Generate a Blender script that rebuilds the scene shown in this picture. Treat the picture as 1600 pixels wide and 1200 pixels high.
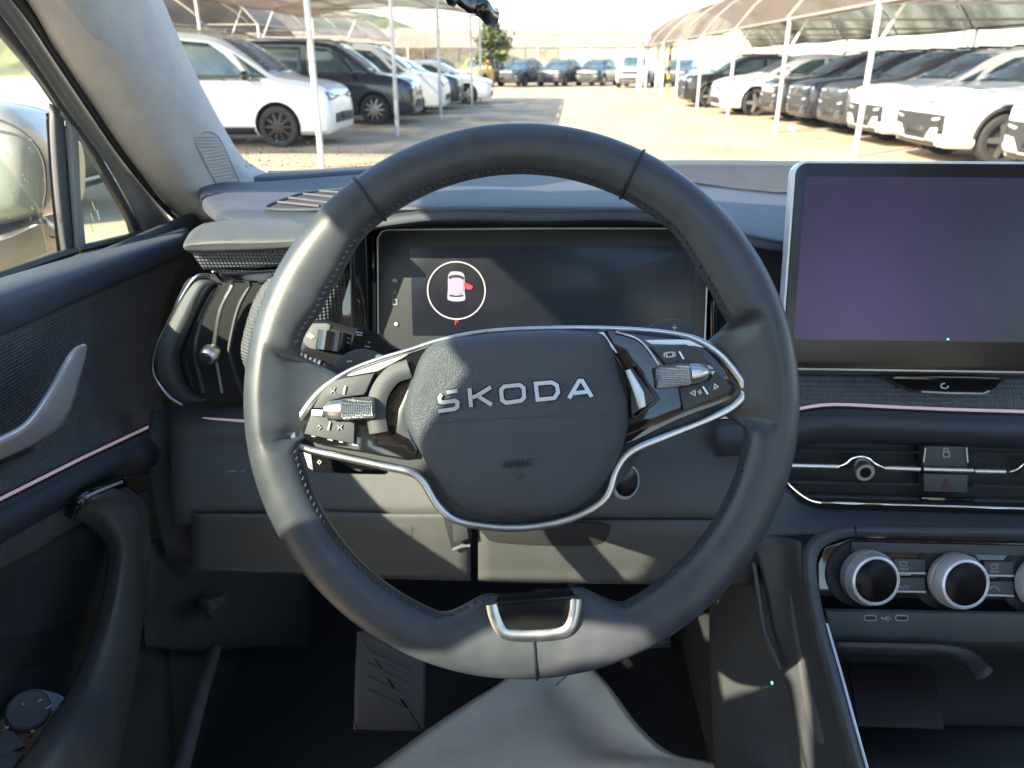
import bpy, bmesh, math, random
from mathutils import Vector as V, Matrix
from mathutils.bvhtree import BVHTree
random.seed(7)
for o in list(bpy.data.objects): bpy.data.objects.remove(o, do_unlink=True)
SC = bpy.context.scene
COL = SC.collection
rad = math.radians

# ---------------------------------------------------------------- camera, light, exposure
CAM_H = 1.38; F = 1186.0; PITCH = rad(22.9); YAW = rad(2.3)
cd = bpy.data.cameras.new('camera'); cam = bpy.data.objects.new('camera', cd); COL.objects.link(cam)
cd.sensor_width = 36; cd.lens = 36*F/1600; cd.clip_start = 0.02; cd.clip_end = 3000
cam.location = (0, 0, CAM_H); cam.rotation_euler = (math.pi/2-PITCH, 0, YAW)
cd.dof.use_dof = True; cd.dof.focus_distance = 0.55; cd.dof.aperture_fstop = 13
SC.camera = cam

SUN_AZ = rad(47); SUN_EL = rad(33.5)          # azimuth the light travels towards, from +Y to +X
sun_dir = V((math.sin(SUN_AZ)*math.cos(SUN_EL), math.cos(SUN_AZ)*math.cos(SUN_EL), -math.sin(SUN_EL)))
w = bpy.data.worlds.new('World'); SC.world = w; w.use_nodes = True
nt = w.node_tree
sky = nt.nodes.new('ShaderNodeTexSky'); sky.sky_type = 'NISHITA'; sky.sun_disc = False
sky.sun_elevation = SUN_EL; sky.sun_rotation = SUN_AZ + math.pi
sky.air_density = 1.4; sky.dust_density = 1.0; sky.ozone_density = 4.0
bgn = nt.nodes['Background']; nt.links.new(sky.outputs['Color'], bgn.inputs['Color']); bgn.inputs['Strength'].default_value = 0.14
sl = bpy.data.lights.new('sun', 'SUN'); sl.energy = 5.0; sl.angle = rad(0.55); sl.color = (1.0, 0.86, 0.66)
so = bpy.data.objects.new('sun', sl); COL.objects.link(so)
so.rotation_euler = sun_dir.to_track_quat('-Z', 'Y').to_euler(); so.location = (-20, -20, 20)
SC.view_settings.view_transform = 'Standard'; SC.view_settings.look = 'None'
SC.view_settings.exposure = 2.05; SC.view_settings.gamma = 1
SC.render.engine = 'CYCLES'
SC.cycles.max_bounces = 10; SC.cycles.transparent_max_bounces = 16; SC.cycles.diffuse_bounces = 5; SC.cycles.glossy_bounces = 4

# ---------------------------------------------------------------- pixel -> space
O = V((0, 0, CAM_H))
def ray(px, py):
    a = (px-800)/F; b = -(py-600)/F
    Y = b*math.sin(PITCH)+math.cos(PITCH); Z = b*math.cos(PITCH)-math.sin(PITCH)
    c, s = math.cos(YAW), math.sin(YAW)
    return V((a*c-Y*s, a*s+Y*c, Z))
def _ax(px, py, i, v):
    d = ray(px, py); return O+d*((v-O[i])/d[i])
def PX(px, py, x): return _ax(px, py, 0, x)
def PY(px, py, y): return _ax(px, py, 1, y)
def PZ(px, py, z): return _ax(px, py, 2, z)
class Plane:
    def __init__(s, p, n):
        s.o = V(p); s.n = V(n).normalized(); s.u = V((0, 0, 1)).cross(s.n).normalized()*1.0
        if s.u.x < 0: s.u = -s.u
        s.v = s.n.cross(s.u).normalized()
        if s.v.z < 0: s.v = -s.v
    def px(s, x, y, w=0.0):
        d = ray(x, y); q = s.o+s.n*w
        return O+d*((q-O).dot(s.n)/d.dot(s.n))
    def uv(s, x, y, w=0.0):
        p = s.px(x, y, w)-s.o; return (p.dot(s.u), p.dot(s.v))
    def at(s, u, v, w=0.0): return s.o+s.u*u+s.v*v+s.n*w
    def pl(s, pts, w=0.0): return [s.px(x, y, w) for x, y in pts]

# ---------------------------------------------------------------- materials
MATS = {}
def mat(name, col, rough=0.5, metal=0.0, bump=None, spec=0.5, coat=0.0, emit=None, var=0.0, varscale=8, sheen=0.0):
    """bump = (kind, scale, strength)"""
    m = bpy.data.materials.new(name); m.use_nodes = True; MATS[name] = m
    n = m.node_tree; b = n.nodes['Principled BSDF']
    b.inputs['Base Color'].default_value = (*col, 1); b.inputs['Roughness'].default_value = rough
    b.inputs['Metallic'].default_value = metal; b.inputs['Specular IOR Level'].default_value = spec
    b.inputs['Coat Weight'].default_value = coat; b.inputs['Coat Roughness'].default_value = 0.04
    if sheen: b.inputs['Sheen Weight'].default_value = sheen
    if emit:
        b.inputs['Emission Color'].default_value = (*emit[0], 1); b.inputs['Emission Strength'].default_value = emit[1]
    tc = n.nodes.new('ShaderNodeTexCoord')
    if var:
        nz = n.nodes.new('ShaderNodeTexNoise'); nz.inputs['Scale'].default_value = varscale; nz.inputs['Detail'].default_value = 6
        n.links.new(tc.outputs['Object'], nz.inputs['Vector'])
        rp = n.nodes.new('ShaderNodeValToRGB')
        rp.color_ramp.elements[0].position = .3; rp.color_ramp.elements[1].position = .7
        rp.color_ramp.elements[0].color = (*[c*(1-var) for c in col], 1); rp.color_ramp.elements[1].color = (*[min(1, c*(1+var)) for c in col], 1)
        n.links.new(nz.outputs['Fac'], rp.inputs['Fac']); n.links.new(rp.outputs['Color'], b.inputs['Base Color'])
        mr = n.nodes.new('ShaderNodeMapRange'); mr.inputs['To Min'].default_value = max(0, rough-.08); mr.inputs['To Max'].default_value = min(1, rough+.1)
        n.links.new(nz.outputs['Fac'], mr.inputs['Value']); n.links.new(mr.outputs['Result'], b.inputs['Roughness'])
    if bump:
        kind, sc, st = bump[:3]
        bp = n.nodes.new('ShaderNodeBump'); bp.inputs['Strength'].default_value = st; bp.inputs['Distance'].default_value = 0.002
        if kind == 'noise':
            t = n.nodes.new('ShaderNodeTexNoise'); t.inputs['Scale'].default_value = sc; t.inputs['Detail'].default_value = 3; out = t.outputs['Fac']
            n.links.new(tc.outputs['Object'], t.inputs['Vector'])
        elif kind == 'cells':
            t = n.nodes.new('ShaderNodeTexVoronoi'); t.inputs['Scale'].default_value = sc; out = t.outputs['Distance']
            n.links.new(tc.outputs['Object'], t.inputs['Vector'])
        elif kind in ('weave_yz', 'weave_xz', 'ribs_x'):
            sp = n.nodes.new('ShaderNodeSeparateXYZ'); n.links.new(tc.outputs['Object'], sp.inputs[0])
            def mth(op, a, c):
                q = n.nodes.new('ShaderNodeMath'); q.operation = op
                for i, e in enumerate((a, c)):
                    if e is None: continue
                    if isinstance(e, (int, float)): q.inputs[i].default_value = e
                    else: n.links.new(e, q.inputs[i])
                return q.outputs[0]
            A = sp.outputs['Y'] if kind == 'weave_yz' else sp.outputs['X']
            B = sp.outputs['Z']
            s1 = mth('SINE', mth('MULTIPLY', mth('ADD', A, B), sc), None); s2 = mth('SINE', mth('MULTIPLY', mth('SUBTRACT', A, B), sc), None)
            out = mth('MULTIPLY', s1, s2)
        n.links.new(out, bp.inputs['Height']); n.links.new(bp.outputs['Normal'], b.inputs['Normal'])
    return m
M_leather = mat('leather', (.046, .052, .063), .38, bump=('cells', 1700, .07), var=.15, varscale=60)
M_airbag = mat('airbag_skin', (.056, .065, .080), .50, bump=('cells', 900, .45), var=.08, varscale=50)
M_soft = mat('soft_dash', (.046, .055, .072), .58, spec=.35, bump=('noise', 1400, .25), var=.10, varscale=30)
M_plastic = mat('dark_plastic', (.048, .053, .061), .46, bump=('noise', 1600, .25), var=.12, varscale=30)
M_insert = mat('black_insert', (.012, .012, .014), .22, spec=.3)
M_grey = mat('grey_plastic', (.075, .078, .083), .5, bump=('noise', 1600, .25), var=.10, varscale=30)
M_knee = mat('knee_plastic', (.075, .077, .080), .55, bump=('noise', 1500, .3), var=.10, varscale=30)
M_matte = mat('matte_black', (.020, .021, .024), .7, var=.1, varscale=20)
M_gloss = mat('piano_black', (.008, .008, .009), .07, coat=.6, var=.0)
M_dispglass = mat('display_glass', (.010, .010, .012), .24, spec=.4)
M_silver = mat('satin_silver', (.66, .67, .68), .32, metal=1.0, var=.06, varscale=80)
M_letter = mat('badge_silver', (.62, .64, .68), .32, metal=.45)
M_silverp = mat('silver_paint', (.70, .71, .73), .33, metal=.45, var=.05, varscale=60)
M_knurl = mat('knurled_silver', (.60, .60, .60), .30, metal=1.0, bump=('weave_xz', 2600, .8))
M_chrome = mat('chrome', (.80, .80, .82), .10, metal=1.0)
M_fabric_d = mat('patterned_fabric_door', (.080, .086, .095), .72, bump=('weave_yz', 900, .4), var=.12, varscale=30)
M_fabric_x = mat('patterned_fabric_dash', (.090, .098, .115), .68, bump=('weave_xz', 900, .6), var=.10, varscale=30)
M_pillar = mat('pillar_cloth', (.46, .425, .385), .85, bump=('noise', 900, .3), var=.06, varscale=40)
M_rubber = mat('rubber', (.035, .037, .038), .55, var=.1, varscale=30)
M_frame = mat('door_frame_grey', (.19, .185, .165), .5, var=.1, varscale=20)
M_carpet = mat('carpet', (.030, .031, .036), .95, bump=('noise', 1200, 1.0), var=.3, varscale=200)
M_paper = mat('paper', (.92, .90, .83), .8, bump=('noise', 60, .4), var=.06, varscale=25)
M_print = mat('printed_grey', (.35, .35, .36), .6)
M_printw = mat('printed_white', (.75, .75, .75), .6)
M_ink = mat('dark_ink', (.010, .011, .013), .6)
M_amb = mat('ambient_light', (.60, .50, .56), .4, emit=((1.0, .72, .85), .05))
M_head = mat('headliner', (.72, .71, .69), .9, bump=('noise', 700, .3), var=.05)
M_lcdring = mat('lcd_white', (.3, .28, .3), .5, emit=((1.0, .82, .88), .10))
M_lcdlilac = mat('lcd_lilac', (.2, .18, .25), .5, emit=((.62, .52, .90), .075))
M_lcdpale = mat('lcd_pale', (.2, .18, .25), .5, emit=((.85, .75, .92), .085))
M_lcddark = mat('lcd_dark', (.01, .01, .012), .5)
M_lcdred = mat('lcd_red', (.2, .01, .02), .5, emit=((.95, .06, .10), .18))
M_green = mat('lamp_green', (.02, .2, .08), .5, emit=((.1, .8, .3), .12))
M_amber = mat('hazard_red', (.10, .025, .02), .5)
M_teal = mat('teal_lamp', (.1, .4, .33), .4, emit=((.3, .95, .75), .25))
M_mirrorpaint = mat('body_paint', (.22, .245, .215), .3, coat=.5, var=.03)

def glass_mat(name, tint, dirt, rough=0.02, specks=0.0, speck_scale=400):
    m = bpy.data.materials.new(name); m.use_nodes = True; n = m.node_tree
    for x in list(n.nodes):
        if x.type != 'OUTPUT_MATERIAL': n.nodes.remove(x)
    out = [x for x in n.nodes if x.type == 'OUTPUT_MATERIAL'][0]
    tr = n.nodes.new('ShaderNodeBsdfTransparent'); tr.inputs['Color'].default_value = (*tint, 1)
    gl = n.nodes.new('ShaderNodeBsdfGlossy'); gl.inputs['Roughness'].default_value = rough
    lw = n.nodes.new('ShaderNodeLayerWeight'); pw = n.nodes.new('ShaderNodeMath'); pw.operation = 'POWER'; n.links.new(lw.outputs['Facing'], pw.inputs[0]); pw.inputs[1].default_value = 5
    fr = n.nodes.new('ShaderNodeMath'); fr.operation = 'MULTIPLY_ADD'; n.links.new(pw.outputs[0], fr.inputs[0]); fr.inputs[1].default_value = .95; fr.inputs[2].default_value = .045
    mx = n.nodes.new('ShaderNodeMixShader'); n.links.new(fr.outputs[0], mx.inputs[0]); n.links.new(tr.outputs[0], mx.inputs[1]); n.links.new(gl.outputs[0], mx.inputs[2])
    df = n.nodes.new('ShaderNodeBsdfDiffuse'); df.inputs['Color'].default_value = (.7, .66, .6, 1)
    m2 = n.nodes.new('ShaderNodeMixShader'); n.links.new(mx.outputs[0], m2.inputs[1]); n.links.new(df.outputs[0], m2.inputs[2])
    tc = n.nodes.new('ShaderNodeTexCoord')
    nz = n.nodes.new('ShaderNodeTexNoise'); nz.inputs['Scale'].default_value = 6; nz.inputs['Detail'].default_value = 5
    n.links.new(tc.outputs['Object'], nz.inputs['Vector'])
    vz = n.nodes.new('ShaderNodeTexVoronoi'); vz.inputs['Scale'].default_value = speck_scale; n.links.new(tc.outputs['Object'], vz.inputs['Vector'])
    lt = n.nodes.new('ShaderNodeMath'); lt.operation = 'LESS_THAN'; n.links.new(vz.outputs['Distance'], lt.inputs[0]); lt.inputs[1].default_value = .22
    s2 = n.nodes.new('ShaderNodeMath'); s2.operation = 'MULTIPLY'; n.links.new(lt.outputs[0], s2.inputs[0]); s2.inputs[1].default_value = specks
    d1 = n.nodes.new('ShaderNodeMath'); d1.operation = 'MULTIPLY'; n.links.new(nz.outputs['Fac'], d1.inputs[0]); d1.inputs[1].default_value = dirt
    ad = n.nodes.new('ShaderNodeMath'); ad.operation = 'ADD'; n.links.new(d1.outputs[0], ad.inputs[0]); n.links.new(s2.outputs[0], ad.inputs[1])
    n.links.new(ad.outputs[0], m2.inputs[0]); n.links.new(m2.outputs[0], out.inputs['Surface'])
    return m
M_glass = glass_mat('window_glass', (.90, .95, .92), .06, specks=.02, speck_scale=160)
M_wind = glass_mat('windscreen_glass', (.95, .97, .96), .05, specks=.05, speck_scale=300)

def screen_mat(name, kind):
    m = mat(name, (.008, .008, .011), .26, coat=.0, spec=.28); n = m.node_tree; b = n.nodes['Principled BSDF']
    tc = n.nodes.new('ShaderNodeTexCoord'); nz = n.nodes.new('ShaderNodeTexNoise'); nz.inputs['Scale'].default_value = 4.6 if kind == 'c' else 9
    nz.inputs['Detail'].default_value = 0.3; nz.inputs['Distortion'].default_value = .3
    n.links.new(tc.outputs['Object'], nz.inputs['Vector'])
    rp = n.nodes.new('ShaderNodeValToRGB'); e = rp.color_ramp.elements
    if kind == 'c':
        e[0].position = .32; e[0].color = (.005, .0055, .011, 1); e[1].position = .70; e[1].color = (.024, .0145, .046, 1)
        q = e.new(.5); q.color = (.0100, .0080, .0225, 1)
    else:
        e[0].position = .4; e[0].color = (.002, .003, .005, 1); e[1].position = .8; e[1].color = (.003, .0055, .007, 1)
    n.links.new(nz.outputs['Fac'], rp.inputs['Fac']); n.links.new(rp.outputs['Color'], b.inputs['Emission Color'])
    b.inputs['Emission Strength'].default_value = 1.0
    n2 = n.nodes.new('ShaderNodeTexNoise'); n2.inputs['Scale'].default_value = 38; n2.inputs['Detail'].default_value = 7; n2.inputs['Distortion'].default_value = 1.5
    n.links.new(tc.outputs['Object'], n2.inputs['Vector'])
    mr = n.nodes.new('ShaderNodeMapRange'); mr.inputs['From Min'].default_value = .35; mr.inputs['From Max'].default_value = .65; mr.inputs['To Min'].default_value = .21; mr.inputs['To Max'].default_value = .27
    n.links.new(n2.outputs['Fac'], mr.inputs['Value']); n.links.new(mr.outputs['Result'], b.inputs['Roughness'])
    return m
M_screen = screen_mat('touch_screen', 'c')
M_lcd = screen_mat('instrument_lcd', 'i')

# ---------------------------------------------------------------- mesh helpers
def link(name, me, m, parent):
    o = bpy.data.objects.new(name, me); COL.objects.link(o)
    if m: me.materials.append(m)
    if parent is not None:
        o.parent = parent
        if parent.type == 'EMPTY' and parent.get('world_parts'): o.matrix_parent_inverse = Matrix.Translation(-parent.location)
    return o
def smooth(me, ang=40):
    for p in me.polygons: p.use_smooth = True
    try: me.set_sharp_from_angle(angle=rad(ang))
    except Exception: pass
def from_bm(name, bm, m, parent, sm=True, ang=40):
    me = bpy.data.meshes.new(name); bm.to_mesh(me); bm.free()
    if sm: smooth(me, ang)
    return link(name, me, m, parent)
def obj(name, verts, faces, m, parent, sm=True, ang=40):
    me = bpy.data.meshes.new(name); me.from_pydata([tuple(v) for v in verts], [], faces); me.update()
    if sm: smooth(me, ang)
    return link(name, me, m, parent)
def cr(pts, n, closed=False):
    """Catmull-Rom through pts, n samples per span"""
    pts = [V(p) for p in pts]; N = len(pts); out = []
    for i in range(N if closed else N-1):
        if closed: p0, p1, p2, p3 = pts[i-1], pts[i], pts[(i+1) % N], pts[(i+2) % N]
        else:
            p1, p2 = pts[i], pts[i+1]; p0 = pts[i-1] if i else p1*2-p2; p3 = pts[i+2] if i+2 < N else p2*2-p1
        for k in range(n):
            t = k/n; t2 = t*t; t3 = t2*t
            out.append(.5*((2*p1)+(p2-p0)*t+(2*p0-5*p1+4*p2-p3)*t2+(3*p1-p0-3*p2+p3)*t3))
    if not closed: out.append(pts[-1].copy())
    return out
def c2(pts, n=5, closed=True):
    return [(p.x, p.y) for p in cr([(x, y, 0) for x, y in pts], n, closed)]
def loft(name, rows, m, parent, nu=5, nv=4, thick=.004, away=None, lin_v=False):
    rr = [cr(r, nu) for r in rows]
    if not lin_v:
        cols = [cr([r[j] for r in rr], nv) for j in range(len(rr[0]))]
        rr = [[c[i] for c in cols] for i in range(len(cols[0]))]
    nr, nc = len(rr), len(rr[0])
    vs = [p for r in rr for p in r]
    fs = [(i*nc+j, i*nc+j+1, (i+1)*nc+j+1, (i+1)*nc+j) for i in range(nr-1) for j in range(nc-1)]
    mid = rr[nr//2][nc//2]; a = rr[nr//2][nc//2-1]; b = rr[nr//2-1][nc//2]
    nn = (a-mid).cross(b-mid)
    tgt = (O if away is None else V(away))-mid
    f0 = fs[(nr//2-1)*(nc-1)+nc//2-1]
    n0 = (vs[f0[1]]-vs[f0[0]]).cross(vs[f0[3]]-vs[f0[0]])
    if n0.dot(tgt) < 0: fs = [f[::-1] for f in fs]
    o = obj(name, vs, fs, m, parent)
    if thick:
        s = o.modifiers.new('Solidify', 'SOLIDIFY'); s.thickness = thick; s.offset = -1
    return o
def plate(name, pts, nrm, thick, m, parent, bevel=.0015, seg=2):
    """outline -> slab going thick behind its face, front edge rounded"""
    nrm = V(nrm).normalized(); bm = bmesh.new()
    vs = [bm.verts.new(p) for p in pts]
    f = bm.faces.new(vs); f.normal_update()
    if f.normal.dot(nrm) < 0: f.normal_flip()
    front = set(e for e in f.edges)
    r = bmesh.ops.extrude_face_region(bm, geom=[f])
    nf = [g for g in r['geom'] if isinstance(g, bmesh.types.BMFace)][0]
    vv = [g for g in r['geom'] if isinstance(g, bmesh.types.BMVert)]
    # extruded face is the front; move the original back
    nv = set(vv)
    for v in bm.verts:
        if v not in nv: v.co -= nrm*thick
    bm.normal_update()
    if bevel: bmesh.ops.bevel(bm, geom=list(nf.edges), offset=bevel, segments=seg, affect='EDGES', profile=.6)
    bmesh.ops.recalc_face_normals(bm, faces=bm.faces)
    return from_bm(name, bm, m, parent, ang=50)
def tube(name, path, r, m, parent, n=10, closed=False, flat=None, up=None, sm=True):
    """flat=(a,b): elliptical section, a along 'up', b across"""
    path = [V(p) for p in path]; N = len(path); vs = []; fs = []
    rs = r if isinstance(r, (list, tuple)) else [r]*N
    prev = None
    for i, p in enumerate(path):
        t = (path[(i+1) % N]-path[i-1]) if closed else (path[min(i+1, N-1)]-path[max(i-1, 0)])
        t.normalize()
        ref = V(up) if up is not None else (prev if prev is not None else (V((0, 0, 1)) if abs(t.z) < .9 else V((1, 0, 0))))
        a = (ref-t*ref.dot(t))
        if a.length < 1e-6: a = t.orthogonal()
        a.normalize(); b = t.cross(a); prev = a
        fa, fb = flat if flat else (1, 1)
        for k in range(n):
            q = 2*math.pi*k/n; vs.append(p+a*math.cos(q)*rs[i]*fa+b*math.sin(q)*rs[i]*fb)
    for i in range(N if closed else N-1):
        for k in range(n):
            j = (i+1) % N; fs.append((i*n+k, i*n+(k+1) % n, j*n+(k+1) % n, j*n+k))
    if not closed: fs += [tuple(range(n-1, -1, -1)), tuple((N-1)*n+k for k in range(n))]
    o = obj(name, vs, fs, m, parent, sm)
    bm = bmesh.new(); bm.from_mesh(o.data); bmesh.ops.recalc_face_normals(bm, faces=bm.faces); bm.to_mesh(o.data); bm.free()
    if sm: smooth(o.data, 45)
    return o
def dome(name, outline, nrm, h, m, parent, rings=((0, 1, -1), (0, 1, 0), (.06, 1, .45), (.16, 1, .75), (.34, 1, .92), (.6, 1, 1)), back=.012):
    """rings: (inset fraction towards centroid, -, height fraction; -1 = back)"""
    nrm = V(nrm).normalized(); c = V((0, 0, 0))
    for p in outline: c += p
    c /= len(outline); n = len(outline); vs = []; fs = []
    for ins, _, hh in rings:
        off = nrm*(-back if hh == -1 else hh*h)
        vs += [p+(c-p)*ins+off for p in outline]
    for i in range(len(rings)-1):
        for k in range(n): fs.append((i*n+k, i*n+(k+1) % n, (i+1)*n+(k+1) % n, (i+1)*n+k))
    L = len(rings)-1
    vs.append(c+nrm*h*1.02)
    for k in range(n): fs.append((L*n+k, L*n+(k+1) % n, len(vs)-1))
    o = obj(name, vs, fs, m, parent)
    bm = bmesh.new(); bm.from_mesh(o.data); bmesh.ops.recalc_face_normals(bm, faces=bm.faces)
    # open back: make sure the top looks along nrm
    top = max(bm.faces, key=lambda f: (f.calc_center_median()-c).dot(nrm))
    if top.normal.dot(nrm) < 0: bmesh.ops.reverse_faces(bm, faces=bm.faces)
    bm.to_mesh(o.data); bm.free(); smooth(o.data, 60)
    return o
def box(name, a, b, m, parent, bevel=.004):
    """axis-aligned slab from corner a to corner b"""
    bm = bmesh.new(); bmesh.ops.create_cube(bm, size=1)
    for v in bm.verts: v.co = V([(a[i]+b[i])/2+v.co[i]*(b[i]-a[i]) for i in range(3)])
    if bevel: bmesh.ops.bevel(bm, geom=list(bm.edges), offset=bevel, segments=2, affect='EDGES')
    return from_bm(name, bm, m, parent)
def cyl(name, p, axis, prof, m, parent, n=40, cap=True):
    """lathe: prof = [(distance along axis, radius)...]"""
    axis = V(axis).normalized(); a = axis.orthogonal().normalized(); b = axis.cross(a); vs = []; fs = []
    for h, r in prof:
        for k in range(n):
            q = 2*math.pi*k/n; vs.append(V(p)+axis*h+(a*math.cos(q)+b*math.sin(q))*r)
    for i in range(len(prof)-1):
        for k in range(n): fs.append((i*n+k, i*n+(k+1) % n, (i+1)*n+(k+1) % n, (i+1)*n+k))
    if cap: fs += [tuple(range(n-1, -1, -1)), tuple((len(prof)-1)*n+k for k in range(n))]
    o = obj(name, vs, fs, m, parent)
    bm = bmesh.new(); bm.from_mesh(o.data); bmesh.ops.recalc_face_normals(bm, faces=bm.faces); bm.to_mesh(o.data); bm.free(); smooth(o.data, 35)
    return o
def strokes(name, lines, P, w, width, m, parent, h=.0006, uv=False):
    """flat mitred strokes on a plane: each line = list of pixels (or uv pairs); first == last closes it"""
    bm = bmesh.new()
    for ln in lines:
        q = [V((*((x, y) if uv else P.uv(x, y, w)), 0)) for x, y in ln]
        closed = len(q) > 2 and (q[0]-q[-1]).length < 1e-6
        if closed: q = q[:-1]
        N = len(q); Lf = []; Rt = []
        for i in range(N):
            d1 = (q[i]-q[i-1]) if (i or closed) else (q[1]-q[0]); d2 = (q[(i+1) % N]-q[i]) if (i < N-1 or closed) else (q[-1]-q[-2])
            d1.normalize(); d2.normalize(); n1 = V((-d1.y, d1.x, 0)); n2 = V((-d2.y, d2.x, 0)); mm = (n1+n2)
            if mm.length < .2: mm = n1.copy()
            mm.normalize(); k = width/2/max(.45, mm.dot(n1)); Lf.append(q[i]+mm*k); Rt.append(q[i]-mm*k)
        hi = [[bm.verts.new(P.at(p.x, p.y, w+h)) for p in s] for s in (Lf, Rt)]; lo = [[bm.verts.new(P.at(p.x, p.y, w-h)) for p in s] for s in (Lf, Rt)]
        for i in range(N if closed else N-1):
            j = (i+1) % N
            bm.faces.new((hi[0][i], hi[0][j], hi[1][j], hi[1][i])); bm.faces.new((lo[0][i], lo[1][i], lo[1][j], lo[0][j]))
            bm.faces.new((hi[0][i], lo[0][i], lo[0][j], hi[0][j])); bm.faces.new((hi[1][i], hi[1][j], lo[1][j], lo[1][i]))
        if not closed:
            for i in (0, N-1): bm.faces.new((hi[0][i], hi[1][i], lo[1][i], lo[0][i]))
    bmesh.ops.recalc_face_normals(bm, faces=bm.faces)
    return from_bm(name, bm, m, parent, sm=False)
def text(name, s, P, p1, p2, w, size_px, m, parent, ext=.0004):
    """word between two pixels (its baseline ends) on plane P"""
    cu = bpy.data.curves.new(name, 'FONT'); cu.body = s; cu.size = 1; cu.extrude = 0
    t = bpy.data.objects.new('tmp', cu); COL.objects.link(t)
    dg = bpy.context.evaluated_depsgraph_get(); me = bpy.data.meshes.new_from_object(t.evaluated_get(dg))
    bpy.data.objects.remove(t, do_unlink=True)
    xs = [v.co.x for v in me.vertices]; ys = [v.co.y for v in me.vertices]
    x0, x1 = min(xs), max(xs); y0, y1 = min(ys), max(ys)
    A = P.px(*p1, w); B = P.px(*p2, w); d = B-A; L = d.length; d.normalize(); up = P.n.cross(d)
    if up.dot(P.v) < 0: up = -up
    hh = (P.px(p1[0], p1[1]-size_px, w)-A).length
    for v in me.vertices: v.co = A+d*((v.co.x-x0)/(x1-x0)*L)+up*((v.co.y-y0)/(y1-y0)*hh)
    o = link(name, me, m, parent)
    sm = o.modifiers.new('Solidify', 'SOLIDIFY'); sm.thickness = ext*2; sm.offset = 0
    return o
def empty(name, loc, world_parts=False):
    o = bpy.data.objects.new(name, None); COL.objects.link(o); o.location = loc; o.empty_display_size = .1
    if world_parts: o['world_parts'] = True
    return o
def tag(o, label=None, cat=None, group=None, kind=None):
    if label: o['label'] = label
    if cat: o['category'] = cat
    if group: o['group'] = group
    if kind: o['kind'] = kind
    return o

# ================================================================ setting
def ground_mat():
    m = mat('dusty_concrete', (.40, .31, .215), .9); n = m.node_tree; b = n.nodes['Principled BSDF']
    tc = n.nodes.new('ShaderNodeTexCoord')
    a = n.nodes.new('ShaderNodeTexNoise'); a.inputs['Scale'].default_value = .55; a.inputs['Detail'].default_value = 8; a.inputs['Roughness'].default_value = .62
    c = n.nodes.new('ShaderNodeTexNoise'); c.inputs['Scale'].default_value = 14; c.inputs['Detail'].default_value = 6
    for t in (a, c): n.links.new(tc.outputs['Object'], t.inputs['Vector'])
    r1 = n.nodes.new('ShaderNodeValToRGB'); e = r1.color_ramp.elements
    e[0].position = .36; e[0].color = (.33, .245, .155, 1); e[1].position = .60; e[1].color = (.46, .365, .240, 1)
    r2 = n.nodes.new('ShaderNodeValToRGB'); e = r2.color_ramp.elements; e[0].position = .3; e[0].color = (.80, .80, .80, 1); e[1].position = .6; e[1].color = (1, 1, 1, 1)
    mx = n.nodes.new('ShaderNodeMix'); mx.data_type = 'RGBA'; mx.blend_type = 'MULTIPLY'; mx.inputs[0].default_value = 1
    n.links.new(a.outputs['Fac'], r1.inputs['Fac']); n.links.new(c.outputs['Fac'], r2.inputs['Fac'])
    n.links.new(r1.outputs['Color'], mx.inputs[6]); n.links.new(r2.outputs['Color'], mx.inputs[7]); n.links.new(mx.outputs[2], b.inputs['Base Color'])
    st = n.nodes.new('ShaderNodeTexNoise'); st.inputs['Scale'].default_value = .9; st.inputs['Detail'].default_value = 7; st.inputs['Roughness'].default_value = .7; st.inputs['Distortion'].default_value = .8
    n.links.new(tc.outputs['Object'], st.inputs['Vector'])
    r3 = n.nodes.new('ShaderNodeValToRGB'); e = r3.color_ramp.elements; e[0].position = .56; e[0].color = (1, 1, 1, 1); e[1].position = .70; e[1].color = (.62, .58, .55, 1)
    n.links.new(st.outputs['Fac'], r3.inputs['Fac'])
    m3 = n.nodes.new('ShaderNodeMix'); m3.data_type = 'RGBA'; m3.blend_type = 'MULTIPLY'; m3.inputs[0].default_value = 1
    n.links.new(mx.outputs[2], m3.inputs[6]); n.links.new(r3.outputs['Color'], m3.inputs[7]); n.links.new(m3.outputs[2], b.inputs['Base Color'])
    bp = n.nodes.new('ShaderNodeBump'); bp.inputs['Strength'].default_value = .4; n.links.new(c.outputs['Fac'], bp.inputs['Height']); n.links.new(bp.outputs['Normal'], b.inputs['Normal'])
    return m
gv = []; gf = []
NG = 24
for i in range(NG+1):
    for j in range(NG+1): gv.append((-700+1400*i/NG, -700+1400*j/NG, 0))
for i in range(NG):
    for j in range(NG): a = i*(NG+1)+j; gf.append((a, a+NG+1, a+NG+2, a+1))
tag(obj('ground', gv, gf, ground_mat(), None, sm=False), kind='structure')

# far hill behind the lot on the left
def hill():
    vs = []; fs = []; nx, ny = 40, 12
    m = mat('scrub_hill', (.10, .115, .055), .95, var=.45, varscale=.35, bump=('noise', 1.5, 1.0))
    for i in range(nx+1):
        for j in range(ny+1):
            u = i/nx; v = j/ny; x = -150+150*u; y = 90+70*v
            h = 15*math.sin(math.pi*min(1, v*1.0))**1.2*math.sin(math.pi*u)**.7*(1+.25*math.sin(u*13)+.15*math.sin(u*29+v*5))
            vs.append((x, y, max(-.3, h-.3)))
    for i in range(nx):
        for j in range(ny): a = i*(ny+1)+j; fs.append((a, a+ny+1, a+ny+2, a+1))
    tag(obj('hill', vs, fs, m, None), kind='structure')
hill()

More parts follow.
